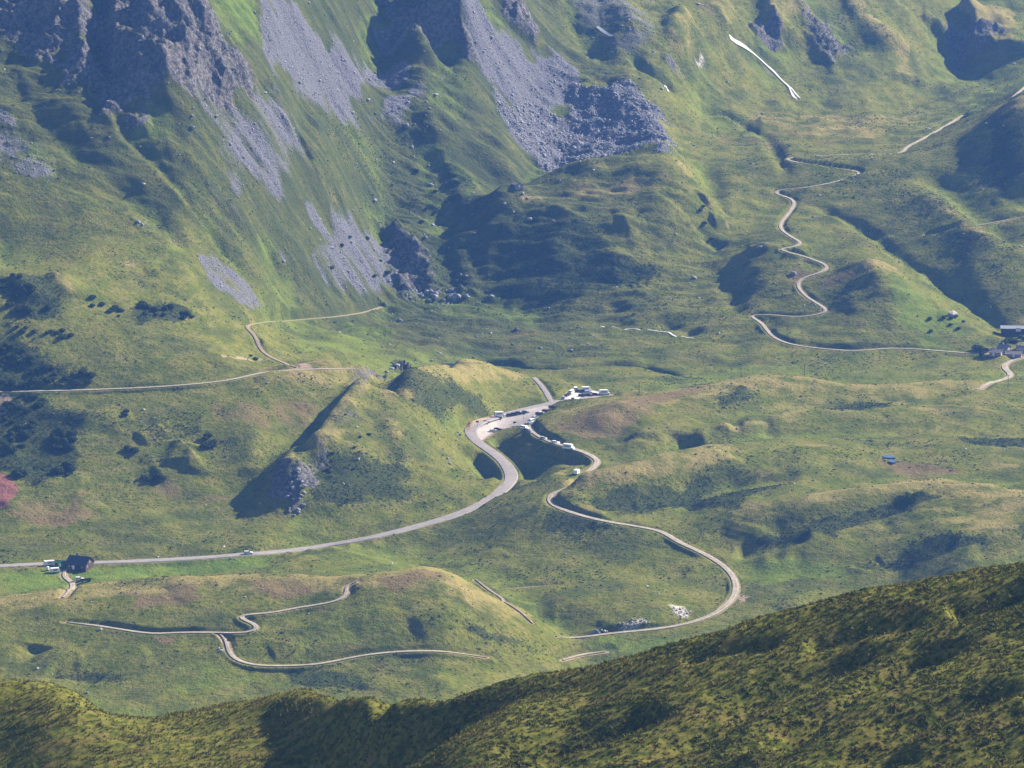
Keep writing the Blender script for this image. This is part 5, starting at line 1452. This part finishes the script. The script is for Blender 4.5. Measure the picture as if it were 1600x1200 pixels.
def scatter_gn(name, label, kinds, P, size, seed):
    r2 = np.random.default_rng(seed); n_ = len(P)
    src = bpy.data.collections.new(name + '_kinds')
    for k_ in kinds: src.objects.link(k_)
    me = bpy.data.meshes.new(name); me.vertices.add(n_); me.vertices.foreach_set('co', P.astype(np.float32).ravel())
    me.attributes.new('size', 'FLOAT', 'POINT').data.foreach_set('value', size.astype(np.float32))
    me.attributes.new('turn', 'FLOAT', 'POINT').data.foreach_set('value', r2.uniform(0, 6.283, n_).astype(np.float32))
    me.attributes.new('kind_index', 'INT', 'POINT').data.foreach_set('value', r2.integers(0, len(kinds), n_).astype(np.int32))
    o = bpy.data.objects.new(name, me); col.objects.link(o); o['kind'] = 'stuff'; o['label'] = label
    ng = bpy.data.node_groups.new(name, 'GeometryNodeTree')
    ng.interface.new_socket('Geometry', in_out='INPUT', socket_type='NodeSocketGeometry'); ng.interface.new_socket('Geometry', in_out='OUTPUT', socket_type='NodeSocketGeometry')
    N = ng.nodes; gi = N.new('NodeGroupInput'); go = N.new('NodeGroupOutput'); ip = N.new('GeometryNodeInstanceOnPoints'); ci = N.new('GeometryNodeCollectionInfo')
    ci.inputs['Collection'].default_value = src; ci.inputs['Separate Children'].default_value = True; ci.inputs['Reset Children'].default_value = True
    def attr(nm, t):
        a = N.new('GeometryNodeInputNamedAttribute'); a.data_type = t; a.inputs['Name'].default_value = nm; return a.outputs['Attribute']
    cx = N.new('ShaderNodeCombineXYZ'); er = N.new('FunctionNodeEulerToRotation')
    ng.links.new(attr('turn', 'FLOAT'), cx.inputs[2]); ng.links.new(cx.outputs[0], er.inputs[0])
    ng.links.new(gi.outputs[0], ip.inputs['Points']); ng.links.new(ci.outputs[0], ip.inputs['Instance']); ip.inputs['Pick Instance'].default_value = True
    ng.links.new(attr('kind_index', 'INT'), ip.inputs['Instance Index']); ng.links.new(er.outputs[0], ip.inputs['Rotation']); ng.links.new(attr('size', 'FLOAT'), ip.inputs['Scale'])
    ng.links.new(ip.outputs[0], go.inputs[0])
    md = o.modifiers.new('scatter', 'NODES'); md.node_group = ng
    return o
thf = np.arctan2(xf, yf)
nearw = (rf > 560) * (rf < 905) * (np.abs(thf) < .135)
pn = fbm(xf, yf, 9, 4, .6, 61); pn2 = fbm(xf, yf, 3.5, 2, .6, 62)
right = sstep(-.045, -.015, thf) * .92 + .08                    # the left ridge is mostly mown-looking grass
r_ = np.random.default_rng(21)
w_ = nearw * right * (.25 + sstep(-.3, .7, pn + .5 * pn2))
P, ix = pick(w_, 72000, r_); s_ = r_.gamma(4, .070, len(P)) + .10
P[:, 2] -= .08
sh = [tuft('shrub', k) for k in range(5)]
b2 = tuft('shrub', 9); b2.data.materials.clear(); b2.data.materials.append(MT['bilberry']); sh.append(b2)
scatter_gn('heath_shrubs', 'low heath and juniper shrubs covering the near slope', sh, P, s_, 22)
w_ = nearw * (.35 + sstep(-.2, .8, -pn)) * (.45 + .55 * sstep(-.02, -.06, thf) + .3)
P, ix = pick(w_, 52000, r_)
scatter_gn('grass_tussocks', 'straw-coloured grass tussocks on the near slope', [tuft('tussock', k) for k in range(4)], P, r_.gamma(5, .06, len(P)) + .12, 23)
w_ = mid * (M['shrub'] * (.5 + sstep(-.4, .6, fbm(xf, yf, 12, 3, .6, 71))) + .22 * sstep(.35, .95, fbm(xf, yf, 30, 4, .6, 72)) + .03) * (1 - scree) * (1 - M['lush']) * (1 - verge) * (np.abs(thf) < .125) * (rf < 3450) * (rf > 1780)
P, ix = pick(w_, 80000, r_); P[:, 2] -= .05
dw = tuft('shrub', 31); dw2 = tuft('shrub', 32)
for d_ in (dw, dw2): d_.data.materials.clear(); d_.data.materials.append(MT['alder'])
scatter_gn('dwarf_shrubs', 'dwarf shrubs speckling the pastures and hillsides', [dw, dw2], P, r_.gamma(3, .10, len(P)) + .15, 24)
print('scatter', round(time.time() - T0, 1))
# ------------------------------------------------------------------ haze: the air of the valley
def haze():
    x0, x1, y0, y1, z0, z1 = -1500, 1500, -400, 5200, float(hf.min()) - 5, max(CAM_H + 20, float(hf.max()) + 15)
    vs_ = [(x, y, z) for z in (z0, z1) for y in (y0, y1) for x in (x0, x1)]
    fs = [(0, 2, 3, 1), (4, 5, 7, 6), (0, 1, 5, 4), (2, 6, 7, 3), (0, 4, 6, 2), (1, 3, 7, 5)]
    m = bpy.data.materials.new('valley_air'); m.use_nodes = True; nt = m.node_tree
    for n_ in list(nt.nodes): nt.nodes.remove(n_)
    out = nt.nodes.new('ShaderNodeOutputMaterial'); v = nt.nodes.new('ShaderNodeVolumePrincipled')
    v.inputs['Color'].default_value = (.15, .36, 1.0, 1); v.inputs['Density'].default_value = HAZE
    v.inputs['Anisotropy'].default_value = .2
    nt.links.new(v.outputs[0], out.inputs[1])
    o = mesh_obj('haze', vs_, fs, m); o['kind'] = 'stuff'; o['label'] = 'blue morning haze filling the valley air'
HAZE = 0.47e-4
haze()
print('done', round(time.time() - T0, 1), 'z range', hf.min(), hf.max())
